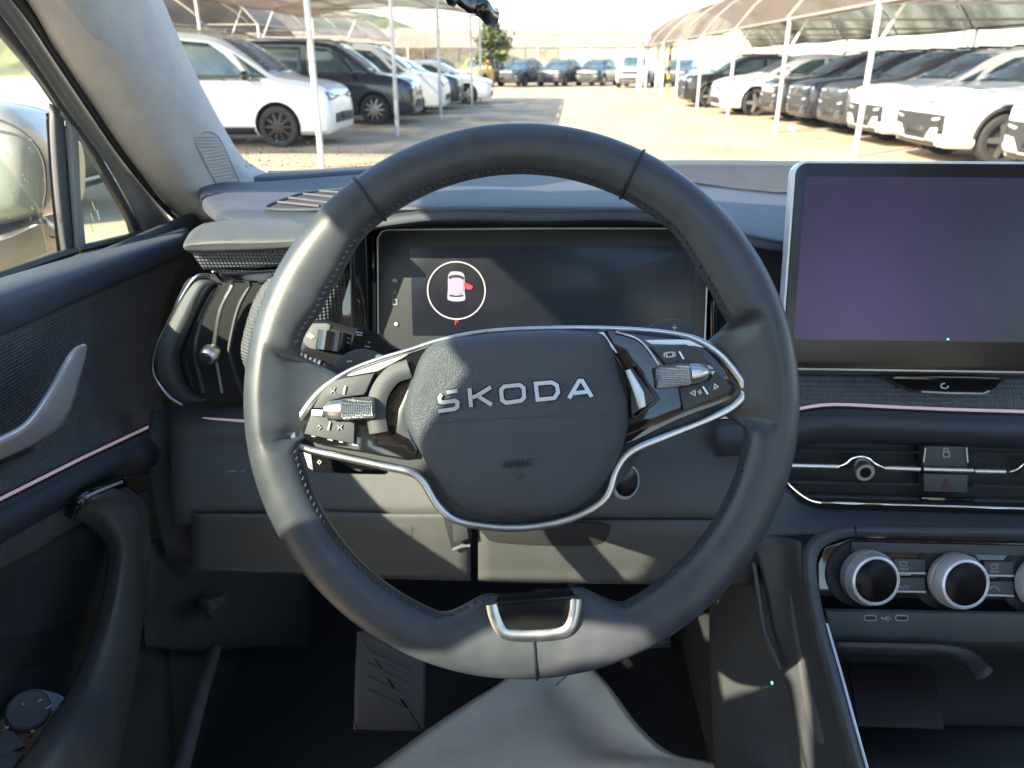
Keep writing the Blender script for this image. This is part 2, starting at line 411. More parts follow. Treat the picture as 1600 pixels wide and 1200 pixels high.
# ---------------------------------------------------------------- parked cars
M_white = mat('car_white', (.80, .80, .78), .30, coat=.8)
M_navy = mat('car_navy', (.012, .015, .026), .25, coat=.8)
M_black = mat('car_black', (.010, .010, .012), .22, coat=.8)
M_dgrey = mat('car_dark_grey', (.045, .046, .050), .3, metal=.2, coat=.8)
M_brown = mat('car_graphite', (.075, .068, .062), .3, metal=.2, coat=.8)
M_silverc = mat('car_silver', (.45, .47, .48), .3, metal=.3, coat=.8)
M_yellow = mat('car_yellow', (.75, .42, .03), .3, coat=.8)
M_cglass = mat('car_glass', (.045, .080, .088), .07, coat=.6, var=.5, varscale=2.2)  # tinted glass; lighter teal put into the colour for reflections
M_clad = mat('car_cladding', (.035, .034, .033), .6)
M_tyre = mat('tyre', (.025, .024, .023), .8, var=.2, varscale=20)
M_rim = mat('alloy_rim', (.50, .49, .47), .3, metal=.9)
M_rimd = mat('dark_alloy_rim', (.06, .058, .055), .3, metal=.6)
M_lamp = mat('lamp_lens', (.55, .58, .60), .08, coat=.6)
M_lampd = mat('lamp_housing', (.02, .02, .022), .15, coat=.6)

TYPES = {
 'van': dict(L=4.97, W=.97, wheels=(.96, 4.08), wr=.345, st=[(0, .32, .56, .63, .66, .5), (.03, .25, .74, .84, .80, .62), (.14, .21, .90, 1.0, .89, .70), (.45, .20, 1.0, 1.10, .94, .74), (.98, .20, 1.06, 1.19, .97, .77), (1.3, .20, 1.08, 1.42, .97, .77), (1.8, .20, 1.09, 1.74, .97, .80), (2.15, .20, 1.09, 1.85, .97, .82), (3.0, .20, 1.09, 1.90, .97, .83), (4.3, .22, 1.09, 1.88, .97, .82), (4.85, .25, 1.05, 1.80, .94, .77), (4.97, .36, .95, 1.5, .86, .66)],
   side=[[(1.42, 1.14), (1.80, 1.52), (2.05, 1.70), (2.52, 1.74), (2.52, 1.13)], [(2.66, 1.13), (2.66, 1.74), (3.62, 1.76), (3.62, 1.13)], [(3.72, 1.13), (3.72, 1.76), (4.60, 1.72), (4.66, 1.16)]], quarter=[(1.08, 1.15), (1.66, 1.55), (1.36, 1.14)],
   shield=[(-.74, 1.24), (-.70, 1.5), (-.62, 1.78), (.62, 1.78), (.70, 1.5), (.74, 1.24)],
   head=[(.42, .80), (.44, .88), (.80, .92), (.80, .78)], bar=[(-.40, .82), (-.40, .865), (.40, .865), (.40, .82)], grille=[(-.66, .40), (-.62, .56), (.62, .56), (.66, .40)], lip=None, seams=(1.30, 2.59, 3.68)),
 'suv': dict(L=4.49, W=.94, wheels=(.87, 3.64), wr=.36, st=[(0, .34, .62, .70, .60, .46), (.03, .26, .82, .90, .76, .58), (.13, .23, .90, .97, .86, .68), (.45, .22, .97, 1.04, .92, .72), (1.0, .22, 1.02, 1.10, .94, .74), (1.35, .22, 1.03, 1.25, .94, .72), (1.75, .22, 1.03, 1.47, .94, .70), (2.15, .22, 1.03, 1.60, .94, .70), (2.8, .22, 1.04, 1.63, .94, .70), (3.6, .24, 1.06, 1.57, .93, .68), (4.25, .28, 1.06, 1.38, .88, .66), (4.45, .34, .98, 1.12, .82, .62), (4.49, .45, .88, .95, .74, .56)],
   side=[[(1.50, 1.09), (1.80, 1.32), (2.08, 1.47), (2.55, 1.51), (2.55, 1.08)], [(2.66, 1.08), (2.66, 1.51), (3.30, 1.48), (3.55, 1.12)], [(3.66, 1.14), (3.42, 1.46), (3.70, 1.42), (4.02, 1.22)]], quarter=[(1.20, 1.09), (1.62, 1.29), (1.44, 1.09)],
   shield=[(-.70, 1.13), (-.64, 1.35), (-.56, 1.54), (.56, 1.54), (.64, 1.35), (.70, 1.13)],
   head=[(.20, .845), (.22, .875), (.55, .875), (.83, .925), (.82, .895), (.55, .83)], bar=None, grille=[(-.72, .34), (-.78, .56), (-.72, .70), (.72, .70), (.78, .56), (.72, .34)], lip=[(-.74, .24), (-.74, .31), (.74, .31), (.74, .24)], seams=(1.32, 2.6, 3.60)),
 'hatch': dict(L=4.28, W=.90, wheels=(.86, 3.5), wr=.33, st=[(0, .30, .54, .60, .56, .42), (.03, .22, .70, .76, .72, .54), (.14, .19, .77, .84, .83, .66), (.5, .18, .86, .94, .89, .70), (1.02, .18, .93, 1.01, .90, .72), (1.4, .18, .94, 1.18, .90, .68), (1.85, .18, .94, 1.38, .90, .65), (2.25, .18, .95, 1.46, .90, .64), (2.9, .18, .97, 1.46, .90, .64), (3.6, .20, .99, 1.36, .88, .62), (4.1, .24, .98, 1.16, .84, .60), (4.24, .3, .90, 1.0, .78, .56), (4.28, .40, .80, .86, .70, .5)],
   side=[[(1.55, 1.0), (1.9, 1.22), (2.2, 1.34), (2.5, 1.36), (2.5, 1.0)], [(2.6, 1.0), (2.6, 1.36), (3.1, 1.34), (3.5, 1.06)]], quarter=[(1.25, 1.0), (1.68, 1.19), (1.5, 1.0)],
   shield=[(-.66, 1.05), (-.60, 1.24), (-.52, 1.40), (.52, 1.40), (.60, 1.24), (.66, 1.05)],
   head=[(.36, .62), (.38, .70), (.78, .76), (.78, .64)], bar=[(-.36, .64), (-.36, .69), (.36, .69), (.36, .64)], grille=[(-.6, .28), (-.56, .44), (.56, .44), (.6, .28)], lip=None, seams=(1.35, 2.55, 3.4)),
 'box': dict(L=4.5, W=.95, wheels=(.88, 3.6), wr=.37, st=[(0, .38, .74, .84, .74, .58), (.03, .32, .98, 1.05, .84, .66), (.12, .28, 1.05, 1.11, .90, .74), (.5, .27, 1.08, 1.14, .94, .78), (1.15, .27, 1.10, 1.17, .95, .80), (1.35, .27, 1.10, 1.42, .95, .80), (1.62, .27, 1.10, 1.72, .95, .80), (1.9, .27, 1.10, 1.82, .95, .80), (2.8, .27, 1.10, 1.84, .95, .80), (3.9, .28, 1.10, 1.82, .95, .79), (4.38, .32, 1.10, 1.72, .92, .76), (4.5, .42, 1.0, 1.45, .84, .68)],
   side=[[(1.52, 1.17), (1.78, 1.55), (1.95, 1.68), (2.5, 1.70), (2.5, 1.16)], [(2.62, 1.16), (2.62, 1.70), (3.4, 1.70), (3.4, 1.16)], [(3.52, 1.16), (3.52, 1.70), (4.2, 1.66), (4.2, 1.18)]], quarter=None,
   shield=[(-.76, 1.22), (-.72, 1.5), (-.66, 1.74), (.66, 1.74), (.72, 1.5), (.76, 1.22)],
   head=[(.52, .80), (.52, .96), (.84, .96), (.84, .82)], bar=[(-.48, .78), (-.48, .96), (.48, .96), (.48, .78)], grille=[(-.7, .44), (-.7, .60), (.7, .60), (.7, .44)], lip=[(-.72, .32), (-.72, .42), (.72, .42), (.72, .32)], seams=(1.36, 2.56, 3.46)),
}
def car_template(kind, paint):
    T = TYPES[kind]; L, W = T['L'], T['W']; X = lambda s: L/2-s
    root = empty('parked_car', (0, 0, 0))
    # body loft
    st = [V(s[:3]) for s in T['st']]
    A = cr([(s[0], s[1], s[2]) for s in T['st']], 4); B = cr([(s[3], s[4], s[5]) for s in T['st']], 4)
    secs = []
    for a, b in zip(A, B):
        s, zb, be = a; top, wd, wt = b; top = max(top, be+.03)
        h = be-zb
        half = [(0, zb), (.55*wd, zb), (.88*wd, zb+.01), (.965*wd, zb+.07), (wd, zb+.30*h), (.995*wd, zb+.55*h), (.985*wd, zb+.80*h), (.965*wd, be-.03), (.935*wd, be+.015),
                (.935*wd+(wt-.935*wd)*.5, be+.48*(top-be)), (wt+.03, be+.86*(top-be)), (wt*.93, top-.022), (wt*.6, top+.004), (0, top+.014)]
        secs.append([V((X(s), y, z)) for y, z in half]+[V((X(s), -y, z)) for y, z in half[-2:0:-1]])
    n = len(secs[0]); vs = [p for c in secs for p in c]; fs = []
    for i in range(len(secs)-1):
        for k in range(n): fs.append((i*n+k, i*n+(k+1) % n, (i+1)*n+(k+1) % n, (i+1)*n+k))
    fs += [tuple(range(n)), tuple((len(secs)-1)*n+k for k in range(n))]
    body = obj('body', vs, fs, paint, root)
    bm = bmesh.new(); bm.from_mesh(body.data); bmesh.ops.recalc_face_normals(bm, faces=bm.faces); bm.to_mesh(body.data)
    bvh = BVHTree.FromBMesh(bm); bm.free()
    # wheel arches
    body.data.materials.append(M_matte)
    cb = bmesh.new()
    for s in T['wheels']:
        for sg in (-1, 1):
            r = bmesh.ops.create_cone(cb, cap_ends=True, segments=36, radius1=T['wr']+.055, radius2=T['wr']+.055, depth=.5, matrix=Matrix.Translation((X(s), sg*(W-.06), T['wr']+.02)) @ Matrix.Rotation(math.pi/2, 4, 'X'))
    cm = bpy.data.meshes.new('cut'); cb.to_mesh(cm); cb.free(); cm.materials.append(M_matte)
    co = bpy.data.objects.new('cut', cm); COL.objects.link(co)
    md = body.modifiers.new('b', 'BOOLEAN'); md.operation = 'DIFFERENCE'; md.object = co; md.solver = 'EXACT'
    try: md.material_mode = 'TRANSFER'
    except Exception: pass
    dg = bpy.context.evaluated_depsgraph_get(); me = bpy.data.meshes.new_from_object(body.evaluated_get(dg))
    body.modifiers.clear(); body.data = me; bpy.data.objects.remove(co, do_unlink=True)
    smooth(me, 32)
    def decal(name, poly, axis, m, par, off=.006, cuts=3, rev=False):
        bm = bmesh.new()
        if axis == 'x': f = bm.faces.new([bm.verts.new((0, y, z)) for y, z in poly])
        elif axis == 'z': f = bm.faces.new([bm.verts.new((X(s), y, 0)) for s, y in poly])
        else: f = bm.faces.new([bm.verts.new((X(s), 0, z)) for s, z in poly])
        bmesh.ops.triangulate(bm, faces=bm.faces)
        for _ in range(cuts): bmesh.ops.subdivide_edges(bm, edges=bm.edges, cuts=1, use_grid_fill=True)
        for v in list(bm.verts):
            if axis == 'x': o_, d_ = V((L, v.co.y, v.co.z)), V((-1, 0, 0))
            elif axis == 'z': o_, d_ = V((v.co.x, v.co.y, 4)), V((0, 0, -1))
            else: sg = 1 if axis == 'y+' else -1; o_, d_ = V((v.co.x, sg*3, v.co.z)), V((0, -sg, 0))
            h = bvh.ray_cast(o_, d_)
            if h[0] is not None: v.co = h[0]-d_*off
            else: bm.verts.remove(v)
        bm.normal_update()
        dirv = V((0, 0, 1)) if axis == 'z' else V((1, 0, 0)) if axis == 'x' else V((0, 1 if axis == 'y+' else -1, 0))
        for f in bm.faces:
            if f.normal.dot(dirv) < 0: f.normal_flip()
        o = from_bm(name, bm, m, par, ang=60)
        sd = o.modifiers.new('Solidify', 'SOLIDIFY'); sd.thickness = .02; sd.offset = -1
        return o
    decal('windscreen', T['shield'], 'x', M_cglass, root, .005)
    for ax in ('y+', 'y-'):
        for p in T['side']: decal('side_window', p, ax, M_cglass, root, .005)
        if T['quarter']: decal('quarter_window', T['quarter'], ax, M_cglass, root, .005, 2)
        sl_ = [(T['wheels'][0]+.42, .21), (T['wheels'][0]+.42, .34), (T['wheels'][1]-.42, .34), (T['wheels'][1]-.42, .21)]
        decal('sill', sl_, ax, M_clad if kind in ('suv', 'box') else M_matte, root, .01)
    for sg in (-1, 1):
        hp = [(sg*y, z) for y, z in T['head']]
        hl = decal('headlight', hp, 'x', M_lampd, root, .006, 2)
        cy = sum(p[0] for p in hp)/len(hp); cz = sum(p[1] for p in hp)/len(hp)
        lp = [((y-cy)*.62+cy+sg*.02, (z-cz)*.55+cz) for y, z in hp]
        decal('lens', lp, 'x', M_lamp, hl, .012, 2)
    if T['bar']: decal('grille', T['bar'], 'x', M_lampd if kind != 'box' else M_clad, root, .006, 2)
    g = decal('lower_grille', T['grille'], 'x', M_clad, root, .007, 3)
    if T['lip']: decal('bumper_lip', T['lip'], 'x', M_clad if kind != 'suv' else M_rimd, root, .012, 3)
    if kind == 'suv':
        for sg in (-1, 1):
            decal('fog_light', [(sg*.50, .60), (sg*.46, .63), (sg*.68, .66), (sg*.70, .63)], 'x', M_lamp, root, .016, 2)
            decal('bumper_corner', [(sg*.34, .33), (sg*.50, .50), (sg*.74, .52), (sg*.76, .36), (sg*.70, .33)], 'x', paint, root, .016, 2)
            decal('side_intake', [(sg*.70, .42), (sg*.70, .68), (sg*.78, .70), (sg*.80, .44)], 'x', M_matte, root, .02, 2)
    decal('number_plate', [(-.26, T['grille'][0][1]+.06), (-.26, T['grille'][0][1]+.17), (.26, T['grille'][0][1]+.17), (.26, T['grille'][0][1]+.06)], 'x', M_clad, root, .016, 1)
    for ax, sg in (('y+', 1), ('y-', -1)):
        for s in T['seams']:
            decal('door_seam', [(s-.008, .40), (s-.008, .98), (s+.008, .98), (s+.008, .40)], ax, M_matte, root, .002, 1)
        for s in T['seams'][1:]:
            decal('door_handle', [(s-.30, .90), (s-.30, .935), (s-.08, .94), (s-.08, .905)], ax, paint if kind != 'hatch' else M_clad, root, .022, 2)
        # mirror
        ms = T['side'][0][0][0]-.02; mz = T['side'][0][0][1]+.04
        mb = bmesh.new(); bmesh.ops.create_uvsphere(mb, u_segments=14, v_segments=9, radius=1)
        for v in mb.verts: v.co = V((X(ms)+v.co.x*.075, sg*(W+.10)+v.co.y*.12, mz+v.co.z*.085))
        mo = from_bm('mirror', mb, M_black if kind == 'van' else paint, root)
        tube('mirror_arm', [(X(ms)-.01, sg*(W-.06), mz-.07), (X(ms), sg*(W+.05), mz-.03)], .022, M_clad, mo, n=8)
        # arch trim
        if kind in ('suv', 'box'):
            for s in T['wheels']:
                pts = []
                for k in range(19):
                    q = math.pi*k/18; x = X(s)+math.cos(q)*(T['wr']+.075); z = T['wr']+.02+math.sin(q)*(T['wr']+.075)
                    h = bvh.ray_cast(V((x, sg*3, z)), V((0, -sg, 0))); pts.append(V((x, (h[0].y if h[0] else sg*W), z)))
                tube('arch_trim', pts, .035, M_clad, root, n=8, flat=(.4, 1), up=(0, sg, 0))
    # bonnet shut lines, belt trim, roof rails
    hs = T['side'][0][0][0]-.45
    for sg in (-1, 1):
        hw = T['st'][4][4]*.80
        decal('bonnet_seam', [(.12, sg*(hw-.10)), (.12, sg*(hw-.112)), (hs, sg*(hw-.012)), (hs, sg*hw)], 'z', M_matte, root, .002, 3)
        ax = 'y+' if sg > 0 else 'y-'; z_ = T['side'][0][0][1]-.012; s0 = T['side'][0][0][0]-.22; s1 = T['side'][-1][-1][0] if T['side'][-1][-1][0] > T['side'][-1][0][0] else T['side'][-1][0][0]
        decal('belt_trim', [(s0, z_-.022), (s0, z_), (s1, z_), (s1, z_-.022)], ax, M_clad, root, .008, 3)
        if kind == 'suv': tube('roof_rail', [(X(2.0), sg*.60, 1.60), (X(2.15), sg*.60, 1.665), (X(3.3), sg*.60, 1.65), (X(3.5), sg*.60, 1.58)], .016, M_clad, root, n=8)
    tube('wiper', [(X(T['side'][0][0][0]-.42), -.5, T['shield'][0][1]+.01), (X(T['side'][0][0][0]-.36), .15, T['shield'][0][1]+.03)], .012, M_matte, root, n=6)
    # wheels
    wr = T['wr']
    for s in T['wheels']:
        for sg in (-1, 1):
            c = V((X(s), sg*(W-.115), wr))
            wh = cyl('wheel', c, (0, sg, 0), [(-.11, wr*.70), (-.11, wr*.92), (-.08, wr), (.08, wr), (.105, wr*.94), (.112, wr*.80), (.10, wr*.70), (.02, wr*.69), (.01, .04)], M_tyre, root, n=36, cap=False)
            rb = bmesh.new(); nsp = 5 if kind in ('suv', 'hatch') else 10
            # ring
            for k in range(nsp):
                q = 2*math.pi*k/nsp
                sp = bmesh.ops.create_cube(rb, size=1)['verts']
                for v in sp:
                    rr_ = .04+(v.co.x+.5)*(wr*.69-.04); t = v.co.z*(.085 if nsp == 5 else .045)*(1.2-.5*(v.co.x+.5)); y = .095-.02*(v.co.x+.5)+v.co.y*.03
                    v.co = V((math.cos(q)*rr_-math.sin(q)*t, sg*y, math.sin(q)*rr_+math.cos(q)*t))
            hub = bmesh.ops.create_cone(rb, cap_ends=True, segments=16, radius1=.06, radius2=.05, depth=.04, matrix=Matrix.Translation((0, sg*.09, 0)) @ Matrix.Rotation(-sg*math.pi/2, 4, 'X'))
            for v in rb.verts: v.co += c
            bmesh.ops.recalc_face_normals(rb, faces=rb.faces)
            rim = from_bm('rim', rb, M_rim if kind != 'van' else M_rimd, wh, ang=30)
    if kind == 'van':
        for sg in (-1, 1):
            tube('roof_rail', [(X(1.75), sg*.72, 1.80), (X(1.95), sg*.72, 1.89), (X(4.2), sg*.72, 1.935), (X(4.45), sg*.72, 1.87)], .018, M_rim, root, n=8)
    return root
def dup(root, paint_from, paint_to, rim=None):
    def sub(o, par):
        c = o.copy(); COL.objects.link(c)
        if par is not None: c.parent = par
        for i, s in enumerate(c.material_slots):
            if s.material == paint_from: s.link = 'OBJECT'; s.material = paint_to
            elif rim and s.material in (M_rim, M_rimd): s.link = 'OBJECT'; s.material = rim
        for ch in o.children: sub(ch, c)
        return c
    return sub(root, None)
TEMPL = {}
PAINT0 = {'van': M_white, 'suv': M_white, 'hatch': M_white, 'box': M_silverc}
for k in TYPES: TEMPL[k] = car_template(k, PAINT0[k])
def park(kind, x, y, heading, paint, label, group, name='parked_car', cat='car', rim=None, scale=1.0):
    r = dup(TEMPL[kind], PAINT0[kind], paint, rim)
    r.name = name; r.location = (x, y, 0); r.rotation_euler = (0, 0, rad(heading)); r.scale = (scale,)*3
    tag(r, label, cat, group); return r
GL = 'vehicles parked along the left side'; GR = 'cars parked along the right side'; GF = 'cars parked along the far end'
# nose position -> centre
def row(kind, nose_x, yc, side, *a, **k):
    L = TYPES[kind]['L']*k.get('scale', 1)
    return park(kind, nose_x-L/2 if side > 0 else nose_x+L/2, yc, 0 if side > 0 else 180, *a, **k)
row('van', -3.72, 14.85, 1, M_white, 'white van with dark wheels and roof bar, nearest in the left row', GL, 'parked_van', 'van')
row('van', -3.15, 20.3, 1, M_navy, 'dark navy van beside the nearest white van', GL, 'parked_van', 'van', rim=M_rim)
row('van', -2.85, 23.9, 1, M_white, 'white van just behind the dark navy van', GL, 'parked_van', 'van', rim=M_rim)
row('suv', -2.75, 26.9, 1, M_dgrey, 'dark grey car nose between white van and white hatchback', GL)
row('hatch', -1.95, 30.2, 1, M_white, 'white hatchback at the far end of the left row', GL)
row('suv', -4.5, 7.4, 1, M_white, 'white car seen through the driver side window', GL)
row('suv', 6.05, 10.0, -1, M_white, 'white car at the right edge, only its windscreen showing', GR)
row('suv', 5.72, 12.55, -1, M_white, 'nearest white crossover in the right row, front wheel in view', GR)
row('suv', 5.85, 15.05, -1, M_white, 'white crossover behind the right hand post, second from the near end', GR)
row('suv', 6.0, 17.3, -1, M_dgrey, 'dark grey crossover beside the second white crossover', GR)
row('suv', 5.9, 19.3, -1, M_navy, 'navy crossover in the middle of the right row', GR)
row('suv', 5.8, 21.4, -1, M_black, 'black crossover beside the small white car', GR)
row('hatch', 5.0, 24.0, -1, M_white, 'white car with raised body between dark cars in the right row', GR, scale=1.1)
row('suv', 4.7, 28.4, -1, M_black, 'black crossover at the far end of the right row', GR)
row('suv', 5.3, 31.6, -1, M_dgrey, 'dark car farthest away in the right row', GR)
row('van', 12.6, 16.6, -1, M_black, 'black van roof showing behind the right row', GR, 'parked_van', 'van', scale=.93)
row('van', 12.6, 20.2, -1, M_dgrey, 'grey van roof behind the middle of the right row', GR, 'parked_van', 'van', scale=.9)
def far(kind, px, y, paint, label, hd=-112, **k):
    p = PY(px, 110, y); park(kind, p.x, y, hd, paint, label, GF, **k)
far('suv', 618, 53, M_dgrey, 'dark car half hidden left of the yellow car')
far('suv', 672, 53.5, M_black, 'black crossover left of the yellow car at the far end')
far('box', 752, 52.6, M_yellow, 'yellow boxy car in the far row', rim=M_rimd, scale=.93)
far('suv', 815, 54.2, M_dgrey, 'dark grey crossover right of the yellow car')
far('suv', 876, 54.4, M_brown, 'graphite crossover in the middle of the far row')
far('suv', 934, 55.2, M_black, 'black crossover left of the silver boxy car')
far('box', 995, 51.5, M_silverc, 'silver boxy off-roader with upright windscreen in the far row', hd=-106)
far('suv', 1065, 54.5, M_brown, 'graphite car behind the striped pole')
for t in TEMPL.values():
    for ch in list(t.children_recursive): bpy.data.objects.remove(ch, do_unlink=True)
    bpy.data.objects.remove(t, do_unlink=True)

# roof bar on the nearest van is a thing lying on it
# ---------------------------------------------------------------- shade canopies
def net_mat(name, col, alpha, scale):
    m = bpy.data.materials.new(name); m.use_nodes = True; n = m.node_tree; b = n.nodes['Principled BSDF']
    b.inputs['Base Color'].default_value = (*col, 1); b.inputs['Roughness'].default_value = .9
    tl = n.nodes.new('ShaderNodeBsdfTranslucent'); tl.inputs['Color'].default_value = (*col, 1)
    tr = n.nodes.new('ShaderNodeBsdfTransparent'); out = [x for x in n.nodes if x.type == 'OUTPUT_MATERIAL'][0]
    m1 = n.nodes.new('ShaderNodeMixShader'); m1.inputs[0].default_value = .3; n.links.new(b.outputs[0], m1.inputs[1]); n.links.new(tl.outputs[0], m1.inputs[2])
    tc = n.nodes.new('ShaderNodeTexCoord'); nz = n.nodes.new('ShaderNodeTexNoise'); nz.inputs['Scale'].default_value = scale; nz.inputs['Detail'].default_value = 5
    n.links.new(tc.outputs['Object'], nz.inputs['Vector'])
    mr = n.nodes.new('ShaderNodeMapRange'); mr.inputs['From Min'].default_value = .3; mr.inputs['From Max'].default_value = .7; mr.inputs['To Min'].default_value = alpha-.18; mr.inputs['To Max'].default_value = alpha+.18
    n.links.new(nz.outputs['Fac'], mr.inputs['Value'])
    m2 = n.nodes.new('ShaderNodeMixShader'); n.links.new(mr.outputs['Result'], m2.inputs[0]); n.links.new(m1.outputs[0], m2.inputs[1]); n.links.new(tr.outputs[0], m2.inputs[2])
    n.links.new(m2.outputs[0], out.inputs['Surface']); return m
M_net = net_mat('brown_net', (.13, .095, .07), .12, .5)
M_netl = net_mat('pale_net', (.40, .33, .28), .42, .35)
M_post = mat('galvanised_post', (.56, .55, .53), .5, metal=.15, var=.12, varscale=4)
M_arch = mat('arch_tube', (.34, .30, .26), .5, metal=.2, var=.15, varscale=4)
def canopy(name, loc, rotz, span, z0, rise, length, bays, net, label, posts0, posts1, gable=True, sag=.05, brace=True, group='shade canopies over the parked cars'):
    """barrel vault along local +Y; eaves at local x=0 and x=span"""
    root = empty(name, loc); root.rotation_euler = (0, 0, rotz); tag(root, label, 'canopy', group)
    ns = 14
    def sec(t): return (span*t, z0+rise*math.sin(math.pi*t)**.75)
    vs = []; fs = []; nl = bays*6
    for i in range(nl+1):
        y = length*i/nl; ph = abs(math.sin(math.pi*i/6))
        for k in range(ns+1):
            x, z = sec(k/ns); e = math.sin(math.pi*k/ns)
            vs.append((x+random.uniform(-.02, .02), y, z-sag*ph*(1.2-e)-.02+random.uniform(-.015, .015)))
    for i in range(nl):
        for k in range(ns): a = i*(ns+1)+k; fs.append((a, a+1, a+ns+2, a+ns+1))
    obj('net', vs, fs, net, root)
    for i in range(bays+1):
        y = length*i/bays
        tube('arch', [(sec(k/ns)[0], y, sec(k/ns)[1]) for k in range(ns+1)], .028, M_arch, root, n=6)
        tube('tie_bar', [(0, y, z0), (span, y, z0)], .022, M_arch, root, n=6)
    for t in (0, .25, .5, .75, 1):
        x, z = sec(t); tube('purlin', [(x, 0, z+.0), (x, length, z)], .026, M_arch, root, n=6)
    for side, yy in ((0, posts0), (span, posts1)):
        for y in yy:
            tube('post', [(side, y, 0), (side, y, z0)], .044, M_post, root, n=10)
            if brace:
                s = 1 if side == 0 else -1
                tube('brace', [(side, y, z0-.7), (side+s*.75, y, z0+rise*.42)], .025, M_post, root, n=6)
    return root
canopy('shade_canopy', (4.95, 8.3, 0), rad(-.4), 6.2, 2.22, 1.75, 38.0, 8, M_net, 'brown net barrel canopy over the right row of cars', (4.55, 9.2, 14.05, 18.8, 23.5, 28.2, 36.2, 37.9), (4.55, 14.05, 23.5, 33, 37.9))
canopy('shade_canopy', (-3.24, 9.4, 0), rad(-2.0), -6.4, 3.0, .35, 22.0, 5, M_net, 'brown net barrel canopy over the left row of vans', (1.75, 6.85, 12.35, 19.2, 22), (1.75, 12.35, 22), brace=False)
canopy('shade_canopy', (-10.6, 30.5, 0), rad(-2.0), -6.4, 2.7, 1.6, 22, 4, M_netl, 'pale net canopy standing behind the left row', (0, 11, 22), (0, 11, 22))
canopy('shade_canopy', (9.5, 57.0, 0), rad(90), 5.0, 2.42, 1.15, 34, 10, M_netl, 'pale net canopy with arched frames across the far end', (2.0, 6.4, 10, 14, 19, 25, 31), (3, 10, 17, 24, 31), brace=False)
canopy('shade_canopy', (-13.0, 16.0, 0), rad(-2), -6.4, 2.6, 1.6, 24, 5, M_net, 'brown net canopy behind the vans at the left', (0, 8, 16, 24), (0, 8, 16, 24))

def net_fence():
    r = empty('net_fence', (-14, 61, 0)); tag(r, 'brown net fence on thin posts behind the far end, left of the tree', 'fence')
    vs = []; fs = []; n = 40
    for i in range(n+1):
        for z in (1.55, 2.3, 3.05, 3.75): vs.append((15*i/n, .12*math.sin(i*1.7+z*2), z+.05*math.sin(i*.8)))
    for i in range(n):
        for k in range(3): a = i*4+k; fs.append((a, a+4, a+5, a+1))
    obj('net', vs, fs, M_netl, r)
    for i in range(7): tube('post', [(2.5*i, -.1, 0), (2.5*i, -.1, 3.9)], .05, M_arch, r, n=8)
    for i in range(6): tube('brace', [(2.5*i, -.15, 3.7), (2.5*i+1.25, -.15, 2.0), (2.5*i+2.5, -.15, 3.7)], .04, M_arch, r, n=6)
net_fence()
# striped pole by the far right corner
def striped_pole():
    p = PZ(1043, 142, 0); r = empty('striped_pole', p); tag(r, 'yellow and black striped pole at the far end beside white posts', 'pole')
    my = mat('hazard_yellow', (.70, .50, .04), .5); n = 8
    for i in range(n):
        cyl('band', (0, 0, .02+i*.30), (0, 0, 1), [(0, .07), (.30, .07)], my if i % 2 == 0 else M_matte, r, n=14)
striped_pole()
# small posts with round caps near the far right corner
for i, (px, py, hh, lb) in enumerate(((1008, 142, 2.2, 'leftmost thin pale post near the silver boxy car'), (1024, 143, 2.2, 'thin pale post between silver car and striped pole'), (1034, 143, 1.9, 'thin pale post touching the striped pole'))):
    p = PZ(px, py, 0); r = empty('thin_post', p); tag(r, lb, 'post', 'thin posts at the far right corner')
    cyl('shaft', (0, 0, 0), (0, 0, 1), [(0, .06), (hh, .06)], M_post, r, n=12)
    cyl('cap', (0, 0, hh), (0, 0, 1), [(0, .05), (.1, .16), (.3, .2), (.5, .15), (.56, .03)], M_white, r, n=14)
# litter on the ground
p = PZ(1237, 205, 0)
lb = bmesh.new(); bmesh.ops.create_icosphere(lb, subdivisions=2, radius=1)
for v in lb.verts: v.co = V((p.x+v.co.x*.09*(1+.3*math.sin(v.co.y*7)), p.y+v.co.y*.07, max(.002, .05+v.co.z*.07*(1+.3*math.sin(v.co.x*9)))))
tag(from_bm('paper_scrap', lb, M_paper, None), 'small crumpled white paper scrap on the ground by the right posts', 'litter')

# ---------------------------------------------------------------- trees at the far end
M_bark = mat('bark', (.10, .07, .045), .9, var=.3, varscale=12)
M_leaf = mat('leaf', (.085, .105, .035), .7, var=.45, varscale=1.2)
def tree(x, y, h, rx, label, n=900, trunk=.12):
    r = empty('tree', (x, y, 0)); tag(r, label, 'tree', 'trees beyond the far canopy')
    tube('trunk', cr([(0, 0, 0), (.1, .05, h*.3), (-.05, 0, h*.6), (.05, 0, h*.85)], 4), [trunk*(1-.8*i/12) for i in range(13)], M_bark, r, n=8)
    bm = bmesh.new(); cl = [(random.uniform(-rx, rx)*.7, random.uniform(-rx, rx)*.7, h*random.uniform(.45, .98), rx*random.uniform(.25, .5)) for _ in range(16)]
    for i in range(n):
        c = random.choice(cl); d = V((random.gauss(0, 1), random.gauss(0, 1), random.gauss(0, .8)))*c[3]*.55; p = V(c[:3])+d
        a = V((random.uniform(-1, 1), random.uniform(-1, 1), random.uniform(-1, 1))).normalized(); b = a.orthogonal().normalized(); s = random.uniform(.07, .16)
        bm.faces.new([bm.verts.new(p+a*s*1.5), bm.verts.new(p+b*s*.6), bm.verts.new(p-a*s*1.5), bm.verts.new(p-b*s*.6)])
    from_bm('crown', bm, M_leaf, r, sm=False)
q = PY(768, 100, 49.5); tree(q.x, q.y, 3.5, 1.1, 'green upright tree in front of the far canopy', 1500)
q = PY(615, 100, 63); tree(q.x, q.y, 3.0, 1.5, 'low sparse tree behind the left end of the far row', 700)
q = PY(660, 100, 64); tree(q.x, q.y, 2.8, 1.3, 'thin bush behind the black crossover in the far row', 500)

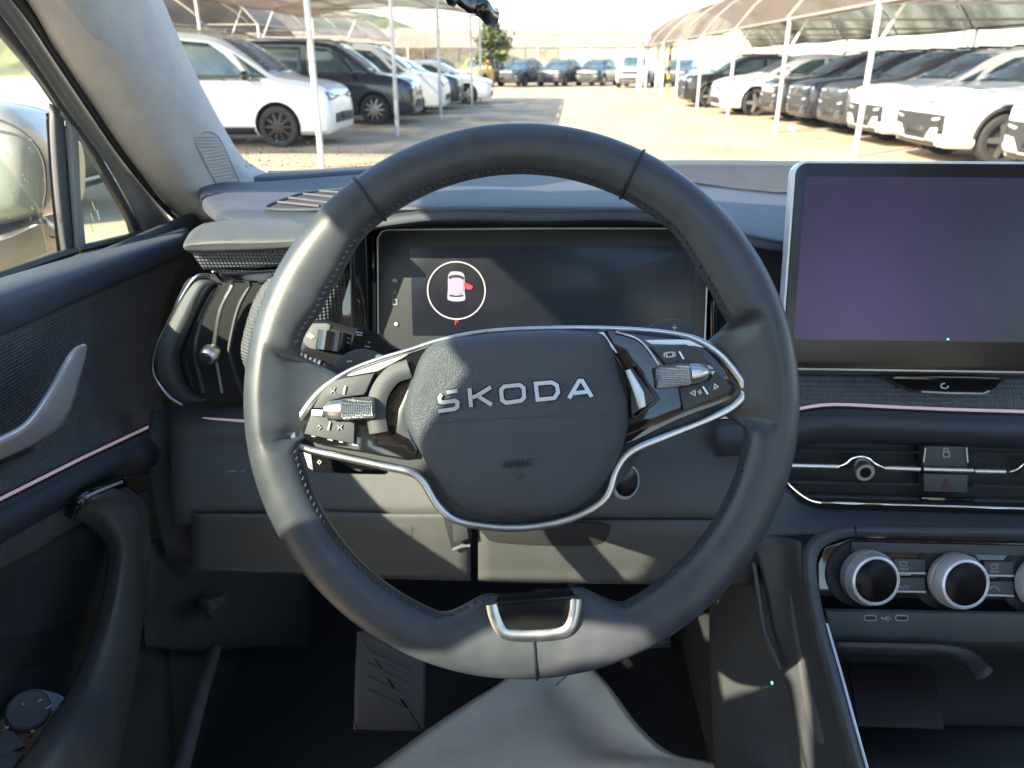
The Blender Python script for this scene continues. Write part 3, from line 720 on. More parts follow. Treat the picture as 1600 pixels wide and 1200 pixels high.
# ================================================================ the car we sit in
CAR = empty('car', (.36, .2, 0), True)
tag(CAR, 'car seen from its driver seat, with steering wheel, dark dashboard and pale windscreen pillar', 'car')

# ---------------------------------------------------------------- steering wheel
NW = V((0, -math.cos(rad(24)), math.sin(rad(24))))
CW = O+ray(809.5, 623.5).normalized()*.508
PW = Plane(CW, NW)
def sstep(a, b, x):
    t = max(0, min(1, (x-a)/(b-a))); return t*t*(3-2*t)
def bump(a0, a1, a2, a3, x): return sstep(a0, a1, x)*(1-sstep(a2, a3, x))
def rim_sec(deg):
    """inner extent beyond the section centre and front height"""
    d = deg % 360; e = d-360 if d > 300 else d
    ai = .0165+.0055*bump(133, 148, 156, 166, d)+.0055*bump(16, 26, 34, 50, e)
    sb = .030*bump(-7, 1, 15, 21.5, e)+.034*bump(169, 175, 186, 193, d)
    return ai+sb+.0215*bump(250, 263, 288, 299, d), sb
R0 = .185-.0165; AO = .0165; BW = .0150
vs = []; fs = []; NT = 240; NS = 24
def rim_pt(deg, q, grow=0.0):
    ai, sb = rim_sec(deg); c, s = math.cos(q), math.sin(q)
    r = R0+(AO*c if c > 0 else ai*c)
    thin = 1-.35*min(1, max(0, (ai-.023)/.02))*max(0, -c)
    hgt = BW*thin*(abs(s)**.85)*(1 if s > 0 else -1)
    a = rad(deg); rr = r+grow*c; ww = hgt+grow*s
    return PW.at(rr*math.cos(a), rr*math.sin(a), ww-.016*min(1, sb/.007)*min(1, max(0, -c)/.45))
for i in range(NT):
    for k in range(NS): vs.append(rim_pt(360*i/NT, 2*math.pi*k/NS))
for i in range(NT):
    for k in range(NS):
        j = (i+1) % NT; fs.append((i*NS+k, i*NS+(k+1) % NS, j*NS+(k+1) % NS, j*NS+k))
WHEEL = obj('steering_wheel', vs, fs, M_leather, CAR, ang=180)
bm = bmesh.new(); bm.from_mesh(WHEEL.data); bmesh.ops.recalc_face_normals(bm, faces=bm.faces); bm.to_mesh(WHEEL.data); bm.free(); smooth(WHEEL.data, 180)
tag(WHEEL, 'black leather steering wheel turned slightly to the left')
for dg_ in (127.5, 64.0, 274.8):
    ring = [rim_pt(dg_, 2*math.pi*k/48, .0004) for k in range(48)]
    tube('seam', ring, .0011, M_ink, WHEEL, n=6, closed=True)
# stitches along the inside edge
bm = bmesh.new()
def stitch(bm, p, d, l, r):
    d = d.normalized(); a = d.orthogonal().normalized(); b = d.cross(a); q = []
    for t in (-l, l):
        q.append([bm.verts.new(p+d*t+a*r), bm.verts.new(p+d*t+b*r), bm.verts.new(p+d*t-a*r), bm.verts.new(p+d*t-b*r)])
    for k in range(4): bm.faces.new((q[0][k], q[0][(k+1) % 4], q[1][(k+1) % 4], q[1][k]))
    bm.faces.new(q[0][::-1]); bm.faces.new(q[1])
ang = 0
while ang < 360:
    e = ang-360 if ang > 300 else ang
    if not (-9 < e < 23 or 167 < ang < 194 or 263 < ang < 287):
        p = rim_pt(ang, rad(158), .0006); p2 = rim_pt(ang+.7, rad(150), .0006)
        stitch(bm, p, p2-p, .0013, .0006)
    ang += 1.75
tag(from_bm('stitching', bm, M_plastic, WHEEL), kind='stuff')

DW = .013
def W_(pts, w): return PW.pl(pts, w+DW if w < .005 else w)
# hub carrier behind the trims, then the closed silver bezel
bez = [(850, 513), (760, 518), (690, 531), (640, 547), (590, 562), (545, 580), (503, 610), (475, 645), (458, 672), (460, 690), (478, 701), (540, 715), (600, 728), (640, 737), (662, 752), (684, 788), (712, 812), (760, 822), (815, 824), (870, 816), (915, 800), (948, 775), (962, 735), (985, 706), (1040, 682), (1100, 658), (1145, 635), (1163, 612), (1153, 588), (1122, 552), (1082, 528), (1030, 518), (950, 513)]
bzc = c2(bez, 5)
plate('hub_carrier', W_(bzc, -.022), NW, .030, M_plastic, WHEEL, .003)
path = W_(bzc, -.017); n = len(path); rs = []
for (x, y) in bzc:
    t = sstep(600, 700, y); rs.append(0.0016+.0015*max(t, sstep(1060, 1120, x), 1-sstep(490, 560, x)))
tube('bezel', path, rs, M_silver, WHEEL, n=10, closed=True, flat=(1.0, .95))
# left gloss pod and its buttons
plate('switch_panel', W_(c2([(474, 684), (492, 634), (520, 604), (560, 584), (640, 556), (668, 548), (664, 580), (640, 620), (634, 660), (650, 715), (560, 705)], 3), -.0175), NW, .006, M_gloss, WHEEL, .001)
B1 = W_([(488, 638), (503, 612), (517, 598), (533, 591), (585, 583), (572, 612), (568, 617), (536, 621), (517, 626), (507, 638)], -.013)
B2 = W_([(487, 643), (506, 643), (514, 656), (554, 657), (553, 694), (474, 678)], -.013)
for b_ in (B1, B2): plate('button', b_, NW, .006, M_plastic, WHEEL, .0015)
A_ = PW.px(536, 640, -.009+DW); B_ = PW.px(586, 636, -.009+DW); ax = (B_-A_).normalized(); Lw = (B_-A_).length
cyl('thumb_wheel', A_, ax, [(0, .0066), (.0006, .0073), (Lw-.002, .0073), (Lw-.0006, .0068), (Lw, .0055)], M_knurl, WHEEL, n=36)
cyl('thumb_wheel_mount', PW.px(507, 642, -.010+DW), ax, [(0, .003), (.004, .0062), (.0125, .0068)], M_silver, WHEEL, n=28)
plate('push_button', W_([(487, 640), (505, 640), (503, 651), (485, 649)], -.0105), NW, .004, M_silverp, WHEEL, .001)
strokes('icon', [[(540, 603), (537, 616)], [(516, 659), (513, 672)]], PW, -.0122+DW, .0011, M_silver, WHEEL)
strokes('icon', [[(517, 607), (520, 611), (517, 614)], [(524, 605), (521, 611), (524, 614)], [(497, 664), (502, 668), (498, 671)], [(527, 664), (531, 668), (527, 671)], [(495, 668), (500, 664)], [(535, 664), (532, 668), (535, 671)]], PW, -.0124+DW, .00045, M_print, WHEEL)
strokes('highlight_trim', [[(487, 681), (493, 682)], [(512, 686), (520, 688)], [(530, 690), (536, 691)], [(550, 694), (560, 696)]], PW, -.0165+DW, .0009, M_silver, WHEEL)
tube('spoke_arch', W_(c2([(592, 676), (588, 645), (594, 612), (614, 586), (640, 576)], 5, False), -.0135), .0045, M_plastic, WHEEL, n=10, flat=(.6, 1.5), up=NW)
strokes('icon', [[(599, 612), (596, 622), (602, 623), (604, 610)], [(607, 605), (604, 616), (610, 617)]], PW, -.0166+DW, .0008, M_grey, WHEEL)
plate('spoke_insert', W_([(640, 600), (652, 590), (640, 640), (638, 672), (645, 690), (618, 676), (622, 640)], -.016), NW, .006, M_leather, WHEEL, .002)
# right gloss pod and its buttons
plate('switch_panel', W_(c2([(940, 518), (1010, 524), (1072, 532), (1108, 550), (1146, 600), (1140, 624), (1060, 656), (990, 690), (972, 690), (985, 640), (975, 580)], 3), -.0175), NW, .006, M_gloss, WHEEL, .001)
B3 = W_([(1017, 541), (1072, 538), (1090, 546), (1110, 568), (1106, 576), (1092, 570), (1040, 570)], -.013)
B4 = W_([(1062, 605), (1108, 594), (1118, 578), (1144, 603), (1140, 613), (1069, 642)], -.013)
for b_ in (B3, B4): plate('button', b_, NW, .006, M_plastic, WHEEL, .0015)
A_ = PW.px(1024, 590, -.008+DW); B_ = PW.px(1077, 584, -.008+DW); ax = (B_-A_).normalized(); Lw = (B_-A_).length
cyl('thumb_wheel', A_, ax, [(0, .0058), (.0006, .0070), (.003, .0076), (Lw-.001, .0076), (Lw, .0070)], M_knurl, WHEEL, n=36)
cyl('thumb_wheel_mount', B_, ax, [(.0004, .0070), (.006, .0066), (.011, .0048), (.0135, .002)], M_silver, WHEEL, n=28)
strokes('icon', [[(1061, 549), (1068, 561)], [(1098, 604), (1106, 616)]], PW, -.0122+DW, .0011, M_silver, WHEEL)
strokes('icon', [[(1041, 551), (1051, 550), (1052, 557), (1042, 558), (1041, 551)], [(1038, 551), (1038, 558)], [(1054, 550), (1055, 557)], [(1086, 610), (1079, 614), (1086, 618), (1086, 610)], [(1090, 611), (1094, 616)], [(1093, 609), (1096, 614)], [(1116, 600), (1122, 604), (1116, 608), (1116, 600)]], PW, -.0124+DW, .0006, M_printw, WHEEL)
plate('icon', W_([(1106, 570), (1115, 576), (1106, 576)], -.0120), NW, .001, M_printw, WHEEL, 0)
plate('icon', W_([(1110, 580), (1118, 580), (1113, 586)], -.0120), NW, .001, M_printw, WHEEL, 0)
plate('spoke_insert', W_(c2([(988, 565), (1003, 585), (1030, 618), (1028, 630), (1000, 648), (988, 655), (985, 620)], 3), -.0135), NW, .006, M_plastic, WHEEL, .003)
plate('trim_blade', W_([(934, 519), (943, 518), (965, 551), (962, 551)], -.0166), NW, .003, M_silverp, WHEEL, .0004)
plate('trim_blade', W_([(977, 579), (985, 576), (1006, 612), (1010, 635), (998, 640), (990, 612)], -.0118), NW, .003, M_silverp, WHEEL, .0008)
tube('spoke_edge', W_(c2([(962, 519), (990, 527), (1008, 540), (1030, 570)], 5, False), -.0165), .0009, M_silver, WHEEL, n=8)
plate('button_strip', W_([(1062, 530), (1078, 531), (1105, 545), (1088, 541), (1018, 538), (1006, 531)], -.0166), NW, .004, M_silverp, WHEEL, .0008)
plate('button_strip', W_([(540, 587), (590, 568), (640, 552), (628, 560), (590, 580), (545, 588)], -.0166), NW, .004, M_silverp, WHEEL, .0008)
# airbag cover
ab = c2([(676, 537), (760, 520), (850, 514), (925, 517), (950, 530), (966, 575), (981, 630), (979, 680), (960, 730), (928, 775), (885, 800), (830, 808), (765, 808), (720, 795), (690, 762), (660, 712), (636, 668), (632, 635), (645, 585)], 5)
AB = dome('airbag_cover', W_(ab, -.020), NW, .020, M_airbag, WHEEL, back=.02,
          rings=((0, 1, -1), (0, 1, 0), (.02, 1, .30), (.06, 1, .56), (.11, 1, .72), (.17, 1, .80), (.22, 1, .83), (.27, 1, .87), (.40, 1, .92), (.6, 1, .97), (.8, 1, 1)))
ABv = BVHTree.FromPolygons([v.co for v in AB.data.vertices], [p.vertices for p in AB.data.polygons])
def onbag(x, y, off=0):
    d = ray(x, y); h = ABv.ray_cast(O, d); return h[0]+NW*off if h[0] else PW.px(x, y, 0)
# badge letters, each its own piece, standing on the cover
def bag_plane(x, y, off): return Plane(onbag(x, y)+NW*off, NW)
LET = [('S', [[(698, 613.5), (715, 610.5)], [(690, 616), (686.5, 622), (688, 628), (693, 629), (711, 626), (715, 629), (714.5, 636), (710, 639), (685, 642.5)]], (700, 627)),
       ('K', [[(733.5, 607), (736, 636)], [(738, 621), (746, 618), (767, 605)], [(746, 618.5), (768.5, 632.5)]], (750, 620)),
       ('O', [[(788, 604), (812, 601.5), (818, 606), (819, 621), (814, 626), (791, 629.5), (784.5, 625), (783, 609), (788, 604)]], (800, 615)),
       ('D', [[(837, 599.5), (862, 597.5), (870, 602), (872, 613), (866, 622), (840, 624.5), (837, 599.5)]], (853, 611)),
       ('A', [[(889, 622.5), (905, 595), (909.5, 595), (924.5, 620)], [(896.5, 614.5), (917.5, 612)]], (907, 609))]
for nm, ln, c in LET:
    P_ = bag_plane(*c, .0008)
    strokes('letter', ln, P_, 0, .0025, M_letter, WHEEL, h=.0010)
    strokes('letter_recess', ln, P_, -.0012, .0042, M_ink, WHEEL, h=.0006)
P_ = bag_plane(808, 725, .0013)
text('airbag_lettering', 'AIRBAG', P_, (785, 733), (832, 727), 0, 11, M_ink, WHEEL, .0002)
strokes('airbag_symbol', [[(804, 742), (807, 747), (813, 747), (816, 740), (818, 739)]], P_, .0002, .0007, M_ink, WHEEL, h=.0003)
tube('cover_crease', [onbag(x, 663-(x-655)*.045-(4*math.sin((x-655)/310*math.pi)), .0) for x in range(668, 962, 12)], .0005, M_airbag, WHEEL, n=6)
# bottom clip
UCL = W_(c2([(768, 944), (772, 962), (781, 982), (795, 992), (838, 993), (878, 988), (892, 976), (898, 955), (900, 935)], 4, False), .0150)
tube('bottom_clip', UCL, .0033, M_silver, WHEEL, n=10, flat=(.7, 1.15), up=NW)
plate('bottom_clip_insert', W_(c2([(774, 943), (778, 960), (787, 978), (800, 984), (838, 985), (872, 980), (884, 970), (891, 952), (893, 936), (840, 936)], 3), .0150), NW, .020, M_insert, WHEEL, .002)
plate('bottom_clip_top', W_([(776, 940), (896, 931), (897, 938), (777, 948)], .0165), NW, .018, M_insert, WHEEL, .0012)
# steering column shroud, start button
ax = -NW
tube('column_shroud', [CW+NW*-.04+V((0, 0, -.03)), CW+NW*-.10+V((0, 0, -.034)), CW+NW*-.16+V((0, 0, -.038)), CW+NW*-.25+V((0, 0, -.04))], [.078, .082, .084, .084], M_knee, CAR, n=40, flat=(.76, 1.14), up=(0, 0, 1))
q = PW.px(974, 752, -.075); cyl('start_button', q, V((.55, -.75, .3)), [(0, .011), (.004, .011), (.005, .009)], M_insert, CAR, n=28)
cyl('start_button_ring', q, V((.55, -.75, .3)), [(0, .0135), (.003, .0135), (.0042, .012), (.003, .0112)], M_silverp, CAR, n=28)
# stalks and paddles
PST = Plane(CW+NW*-.062, NW)
ST = plate('stalk', PST.pl(c2([(466, 540), (468, 508), (480, 499), (520, 502), (562, 512), (588, 520), (606, 536), (640, 560), (600, 590), (540, 580), (500, 566), (474, 556)], 3), 0), NW, .016, M_insert, CAR, .005)  # near-black body carries the shade on the stalk's right half
plate('lit_stalk_face', PST.pl(c2([(473, 532), (476, 507), (492, 505), (516, 507), (510, 525), (503, 545), (484, 544)], 3), .0012), NW, .003, M_grey, ST, .001)  # lighter grey plate stands for the sunlit left end
tube('stalk_ring', [PST.px(520, 518, .002), PST.px(516, 548, .002)], .0115, M_gloss, ST, n=24, flat=(.55, 1), up=NW)
strokes('icon', [[(480, 524), (484, 526)], [(484, 521), (490, 526), (486, 528), (484, 521)], [(499, 529), (504, 528), (502, 533), (499, 529)]], PST, .0018, .0009, M_printw, ST, h=.0003)
strokes('icon', [[(556, 519), (567, 520)], [(557, 523), (566, 524)], [(539, 527), (547, 529)], [(538, 534), (546, 536)], [(575, 534), (578, 536)], [(570, 541), (578, 542)], [(536, 540), (534, 549)]], PST, .0006, .0009, M_print, ST, h=.0003)
tube('stalk_grip', PST.pl([(468, 560), (480, 568), (500, 575)], .0), .006, M_fabric_x, ST, n=10)
ST2 = plate('stalk', PST.pl([(474, 705), (482, 704), (590, 722), (600, 742), (540, 741), (490, 738), (478, 728)], .006), NW, .016, M_gloss, CAR, .003)
plate('stalk_tip', PST.pl([(472, 704), (486, 706), (490, 737), (480, 731)], .0075), NW, .018, M_silverp, ST2, .003)
strokes('icon', [[(499, 719), (502, 722), (499, 725), (496, 722), (499, 719)]], PST, .0066, .0007, M_print, ST2, h=.0003)
PPD = Plane(CW+NW*-.040, NW)
plate('paddle', PPD.pl(c2([(519, 574), (534, 556), (556, 546), (578, 547), (600, 560), (570, 590)], 3), 0), NW, .005, M_grey, CAR, .0018)
plate('paddle', PPD.pl(c2([(1014, 516), (1026, 502), (1044, 498), (1066, 500), (1088, 514), (1060, 535)], 3), 0), NW, .005, M_grey, CAR, .0018)
strokes('icon', [[(1054, 508), (1054, 516)], [(1050, 512), (1058, 512)]], PPD, .0006, .0006, M_printw, CAR, h=.0003)
strokes('icon', [[(542, 565), (550, 564)]], PPD, .0006, .0009, M_printw, CAR, h=.0003)

# ---------------------------------------------------------------- dashboard
XS = [-.47, -.40, -.33, -.27, -.20, -.10, 0, .10, .20, .32, .50, .75, 1.0, 1.22]
def ip(tab, x):
    for (a, fa), (b, fb) in zip(tab, tab[1:]):
        if x <= b: t = max(0, (x-a)/(b-a)); t = t*t*(3-2*t); return fa+(fb-fa)*t
    return tab[-1][1]
NEAR_Y = [(-.47, 1.04), (-.40, .90), (-.33, .80), (-.28, .765), (-.20, .72), (-.14, .70), (.16, .70), (.28, .715), (1.22, .76)]
NEAR_Z = [(-.47, 1.222), (-.40, 1.226), (-.30, 1.230), (-.22, 1.236), (-.155, 1.258), (.10, 1.258), (.17, 1.240), (.26, 1.218), (1.22, 1.205)]
FAR_Y = [(-.5, 1.16), (-.2, 1.30), (.36, 1.36), (.9, 1.30), (1.22, 1.16)]
rows = []
for s, bulge in ((0, 0), (.25, .004), (.55, .008), (.8, .007), (.94, .004), (1.0, 0)):
    r = []
    for x in XS:
        yn, zn, yf = ip(NEAR_Y, x), ip(NEAR_Z, x), ip(FAR_Y, x); zf = 1.213
        y = yf+(yn-yf)*s; z = zf+(zn-zf)*(s**1.5)+bulge
        r.append(V((x, y, z)))
    rows.append(r)
# rolled front edge
last = rows[-1]
rows.append([p+V((0, -.004, -.004)) for p in last]); rows.append([p+V((0, -.003, -.012)) for p in last]); rows.append([p+V((0, .03, -.018)) for p in last])
DASH = loft('dashboard', rows, M_soft, CAR, nu=6, nv=4, thick=.006, away=(0, .2, 2))
# ribbed speaker grille area on the dash top, right of the wheel
def dz(x, y):
    yn, zn, yf = ip(NEAR_Y, x), ip(NEAR_Z, x), ip(FAR_Y, x); s = (y-yf)/(yn-yf); s = max(0, min(1, s)); return 1.213+(zn-1.213)*(s**1.5)+.006*math.sin(math.pi*s)
bmr = bmesh.new()
for i in range(46):
    y = 1.30-i*.0065
    x0 = .15+.0; x1 = .62
    if y < 1.12: x0 = .15+(1.12-y)*1.3
    pts = [(x0+(x1-x0)*k/14) for k in range(15)]
    prev = None
    for x in pts:
        z = dz(x, y)+.004; yy = y+.02*math.sin((x-.15)*5)
        a = bmr.verts.new((x, yy-.0016, z+.001)); b = bmr.verts.new((x, yy, z+.0042)); c = bmr.verts.new((x, yy+.0016, z+.001))
        if prev: bmr.faces.new((prev[0], a, b, prev[1])); bmr.faces.new((prev[1], b, c, prev[2]))
        prev = (a, b, c)
bmesh.ops.recalc_face_normals(bmr, faces=bmr.faces)
tag(from_bm('rib_texture', bmr, M_soft, DASH), kind='stuff')
# instrument hood edge: its highlight put in as a thin lighter grey lip
tube('hood_highlight', [PY(x, y, .699) for x, y in ((575, 331), (610, 327), (700, 325.5), (850, 325), (1000, 327), (1060, 331))], .0022, M_grey, DASH, n=8)
# side defroster vent on the dash top left
DV = c2([(418, 331), (440, 317), (480, 305), (540, 299), (580, 300), (560, 318), (520, 331)], 4)
def ondash(x, y, off=0):
    d = ray(x, y); lo, hi = .4, 2.0
    for _ in range(40):
        m_ = (lo+hi)/2; p = O+d*m_
        if p.z > dz(p.x, p.y)+.004: lo = m_
        else: hi = m_
    return O+d*lo+V((0, 0, off))
dvp = [ondash(x, y, .002) for x, y in DV]
VN = plate('defroster_vent', dvp, (0, -.1, 1), .006, M_matte, DASH, .001)
tube('vent_rim', [p+V((0, 0, .001)) for p in dvp], .0018, M_soft, DASH, n=8, closed=True)
for (a, b) in (((435, 322), (500, 329)), ((452, 315), (525, 325)), ((475, 309), (545, 317)), ((500, 304), (560, 309))):
    tube('slat', [ondash(*a, .0045), ondash(*b, .0045)], .0014, M_grey, VN, n=8)

# cowl band below the windscreen, windscreen
rows = [[V((x, ip(FAR_Y, x)+dy, z)) for x in XS] for dy, z in ((.012, 1.200), (.02, 1.2165), (.10, 1.212), (.20, 1.205))]
loft('cowl', rows, M_rubber, CAR, nu=4, nv=3, thick=.004, away=(0, .4, 3))
rows = []
for s in (0, .25, .5, .75, 1):
    rows.append([V((x, ip(FAR_Y, x)+.018-(.92+.06*abs(x-.36))*s, 1.214+.53*s+.03*math.sin(math.pi*s)-.05*((x-.36)/.86)**2*s)) for x in XS])
loft('windscreen', rows, M_wind, CAR, nu=3, nv=4, thick=0)
# bonnet
rows = [[V((x, yy-.25*((x-.36)/.85)**2*(1 if yy > 2 else .3), zz-.06*((x-.36)/.85)**2)) for x in (-.5, -.3, 0, .36, .72, 1.0, 1.22)] for yy, zz in ((1.48, 1.13), (1.8, 1.085), (2.1, 1.0), (2.3, .9), (2.38, .7))]
loft('bonnet', rows, M_mirrorpaint, CAR, nu=4, nv=4, thick=.004, away=(0, 1, 4))

# instrument display
PD = Plane(PY(840, 430, .735), (0, -.965, .26))
plate('binnacle', PD.pl(c2([(552, 545), (556, 400), (566, 352), (590, 336), (840, 333), (1100, 336), (1122, 352), (1132, 400), (1130, 560), (840, 575)], 4), -.014), PD.n, .01, M_gloss, CAR, .001)
# roof of the recess between hood and display
loft('binnacle_roof', [[PY(x, 333, .703) for x in (560, 700, 840, 980, 1130)], [PD.px(x, 350, -.004) for x in (566, 700, 840, 980, 1122)], [PD.px(x, 358, -.012) for x in (566, 700, 840, 980, 1122)]], M_plastic, CAR, thick=.002)
for (x0, x1) in ((558, 584), (1128, 1112)):
    loft('binnacle_cheek', [[PY(x0-8 if x0 < 800 else x0+6, y, .70) for y in (336, 400, 470, 560)], [PD.px((x0+x1)/2, y, .012) for y in (346, 400, 470, 560)], [PD.px(x1, y, -.010) for y in (358, 400, 470, 560)]], M_gloss, CAR, thick=.002)
M_surr = mat('display_surround', (.040, .042, .046), .35, spec=.35)
ID = plate('instrument_display', PD.pl([(590, 372), (596, 362), (606, 359), (840, 357), (1090, 357), (1102, 360), (1107, 372), (1100, 560), (840, 566), (590, 560)], -.004), PD.n, .008, M_surr, CAR, .0012)
tube('display_edge', PD.pl([(591, 545), (590, 372), (596, 362), (606, 359), (840, 357), (1090, 357), (1102, 361), (1107, 372), (1101, 540)], -.0036), .0008, M_silverp, ID, n=6)
SCN = plate('lcd_panel', PD.pl([(640, 387), (1080, 383), (1086, 390), (1080, 528), (645, 524)], -.0030), PD.n, .003, M_lcd, ID, .0003)
wS = -.0022
cc = PD.uv(713, 454, wS); rr_ = abs(PD.uv(758, 454, wS)[0]-cc[0]); rv = abs(PD.uv(713, 409, wS)[1]-cc[1])
strokes('status_ring', [[(cc[0]+rr_*math.cos(2*math.pi*(k % 72)/72), cc[1]+rv*math.sin(2*math.pi*(k % 72)/72)) for k in range(73)]], PD, wS, .0012, M_lcdring, ID, h=.0002, uv=True)
def scr(name, pts, m, off=0, sm=2): return plate(name, PD.pl(c2(pts, sm) if sm else pts, wS+off), PD.n, .0004, m, ID, 0)
scr('car_symbol', [(700, 432), (704, 425), (713, 424), (722, 426), (726, 433), (726, 455), (727, 466), (724, 470), (712, 471), (701, 469), (699, 464), (700, 450)], M_lcdpale)
scr('car_symbol_glass', [(701, 432), (713, 429), (725, 433), (723, 437), (713, 434), (703, 436)], M_lcddark, .0005)
scr('car_symbol_roof', [(703, 437), (713, 434), (723, 437), (723, 456), (713, 459), (703, 456)], M_lcdlilac, .0007)
scr('car_symbol_rear', [(703, 460), (713, 462), (723, 460), (723, 463), (713, 464), (703, 463)], M_lcddark, .0005)
scr('door_symbol', [(725, 442), (733, 444), (739, 448), (736, 452), (730, 452), (725, 448)], M_lcdred, .0005)
text('gear_letter', 'P', PD, (711, 507.5), (716, 507.5), wS, 7.5, M_lcdred, ID, .0002)
scr('warning_lamp', [(612, 438), (617, 434), (617, 436), (622, 437), (620, 441), (616, 441)], M_print)
scr('warning_lamp', [(616, 505), (619, 503), (622, 506), (620, 509), (616, 508)], M_print)
strokes('warning_lamp', [[(614, 458), (620, 458)], [(617, 453), (617, 457)], [(614, 468), (620, 468), (620, 476), (614, 476), (614, 468)]], PD, -.0033, .0007, M_print, ID, h=.0003)

# left end pad, fabric band, chrome bar and side air vent
loft('end_pad', [[V((PY(x, y, yy))) for x, y, yy in r] for r in (
    [(318, 349, .81), (360, 342, .80), (420, 339, .79), (480, 339, .78), (560, 342, .75)],
    [(300, 360, .76), (350, 351, .755), (420, 348, .75), (480, 347, .745), (560, 350, .72)],
    [(288, 378, .70), (340, 372, .70), (420, 371, .70), (480, 369, .70), (560, 368, .69)],
    [(287, 388, .695), (340, 387, .695), (420, 385, .695), (480, 381, .695), (560, 378, .69)],
    [(296, 394, .70), (340, 394, .70), (420, 391, .70), (480, 387, .70), (560, 384, .70)],
    [(300, 396, .72), (340, 396, .72), (420, 393, .72), (480, 389, .72), (560, 386, .72)])], M_knee, CAR, nu=5, nv=4, thick=.004)
loft('fabric_band', [[PY(x, y, yy) for x, y, yy in r] for r in (
    [(300, 393, .705), (360, 393, .705), (430, 390, .705), (500, 386, .705)], [(306, 405, .708), (360, 404, .708), (430, 400, .708), (500, 396, .708)], [(318, 421, .716), (360, 421, .716), (430, 416, .716), (500, 412, .716)])], M_fabric_x, CAR, thick=.003)
PV = Plane(PY(350, 540, .71), (.28, -.94, .10))
M_smoke = mat('smoked_chrome', (.30, .32, .36), .12, metal=1.0)
VENT = plate('air_vent', PV.pl(c2([(300, 434), (360, 430), (440, 430), (470, 460), (470, 600), (440, 626), (350, 628), (290, 630), (262, 610), (246, 575), (256, 520), (280, 460)], 4), -.030), PV.n, .01, M_matte, CAR, .001)
loft('vent_cheek', [[PV.px(x, y, w_) for x, y, w_ in r] for r in (
    [(322, 432, .0), (300, 440, .004), (272, 490, .006), (245, 548, .006), (246, 588, .006), (268, 618, .004), (286, 632, .0)],
    [(335, 440, .002), (318, 450, .007), (292, 500, .010), (268, 552, .011), (272, 590, .010), (290, 616, .006), (306, 628, .002)],
    [(345, 446, -.010), (330, 458, -.012), (306, 505, -.012), (286, 552, -.012), (290, 588, -.012), (306, 612, -.012), (325, 624, -.010)])], M_plastic, VENT, nu=4, nv=4, thick=.002)
tube('vent_trim', cr([PV.px(x, y, .004) for x, y in ((328, 430), (304, 436), (272, 488), (243, 546), (240, 584), (262, 618), (284, 633))], 5), .0024, M_smoke, VENT, n=10, flat=(1, .8))
for pts, rr_, mm in ((((344, 444), (318, 490), (305, 545), (318, 612)), .0026, M_grey), (((364, 444), (345, 482), (336, 530), (336, 548)), .0030, M_silver), (((336, 556), (341, 580), (347, 613)), .0016, M_silverp), (((392, 444), (373, 480), (360, 535), (360, 555), (370, 590), (380, 615)), .0026, M_grey), (((318, 470), (300, 520), (292, 560), (302, 605)), .0018, M_plastic), (((412, 446), (398, 480), (388, 530), (392, 590)), .0022, M_grey)):
    tube('slat', cr([PV.px(x, y, -.006) for x, y in pts], 6), rr_, mm, VENT, n=10, flat=(2.4, .8), up=PV.n)
q = PV.px(334, 548, -.004)
cyl('vent_knob', q, V((-.05, -.9, -.05)), [(0, .0075), (.006, .0095), (.012, .0095), (.017, .008), (.019, .006)], M_silver, VENT, n=30)
cyl('vent_knob_cap', q, V((-.05, -.9, -.05)), [(.018, .0062), (.0205, .0060), (.021, .005)], M_matte, VENT, n=24)
loft('vent_bar', [[PV.px(x, y, w_) for x, y, w_ in r] for r in ([(330, 422, .012), (380, 421, .012), (440, 417, .012), (500, 413, .012)], [(334, 427, .014), (382, 426, .014), (440, 422, .014), (500, 418, .014)], [(346, 441, .004), (384, 442, .004), (420, 441, .004), (500, 436, .004)])], M_smoke, VENT, thick=.003)
loft('textured_panel', [[PV.px(x, y, w_) for x, y, w_ in r] for r in ([(412, 440, .0), (392, 480, .004), (376, 545, .006), (384, 580, .004), (395, 625, 0)], [(440, 430, .014), (420, 480, .018), (405, 545, .02), (410, 580, .018), (420, 625, .014)], [(560, 420, .0), (540, 480, .0), (530, 545, .0), (530, 580, 0), (530, 625, 0)])], M_fabric_x, CAR, thick=.003)

# knee panel below the wheel and lower left dash
def rowp(y, d, xs=(268, 380, 470, 560, 650, 740, 850, 960, 1080, 1185)): return [PY(x, y+ (0 if x > 400 else 0), d) for x in xs]
KN = loft('knee_panel', [rowp(632, .735), rowp(668, .70), rowp(700, .69), rowp(740, .67), rowp(780, .655), rowp(800, .65), rowp(822, .652)], M_knee, CAR, nu=4, nv=4, thick=.003)
xs2 = (300, 380, 470, 560, 650, 735)
LK = loft('lower_panel', [rowp(803, .642, xs2), rowp(812, .640, xs2), rowp(850, .640, xs2), rowp(890, .645, xs2), [PY(x, y, .65) for x, y in zip(xs2, (880, 888, 894, 899, 902, 904))], [PY(x, y, .69) for x, y in zip(xs2, (884, 892, 898, 903, 906, 908))]], M_knee, CAR, nu=4, nv=4, thick=.003)
xs3 = (747, 830, 920, 1010, 1100, 1180)
RK = loft('lower_panel', [rowp(812, .646, xs3), rowp(830, .640, xs3), rowp(855, .640, xs3), rowp(890, .645, xs3), [PY(x, y, .65) for x, y in zip(xs3, (906, 908, 909, 910, 911, 912))], [PY(x, y, .69) for x, y in zip(xs3, (909, 911, 912, 913, 914, 915))]], M_knee, CAR, nu=4, nv=4, thick=.003)
PK = Plane(PY(600, 850, .640), (0, -1, 0))
tube('panel_lip', [PY(x, y, .644) for x, y in ((500, 801), (535, 803), (620, 806), (692, 809))], .0022, M_knee, LK, n=8)
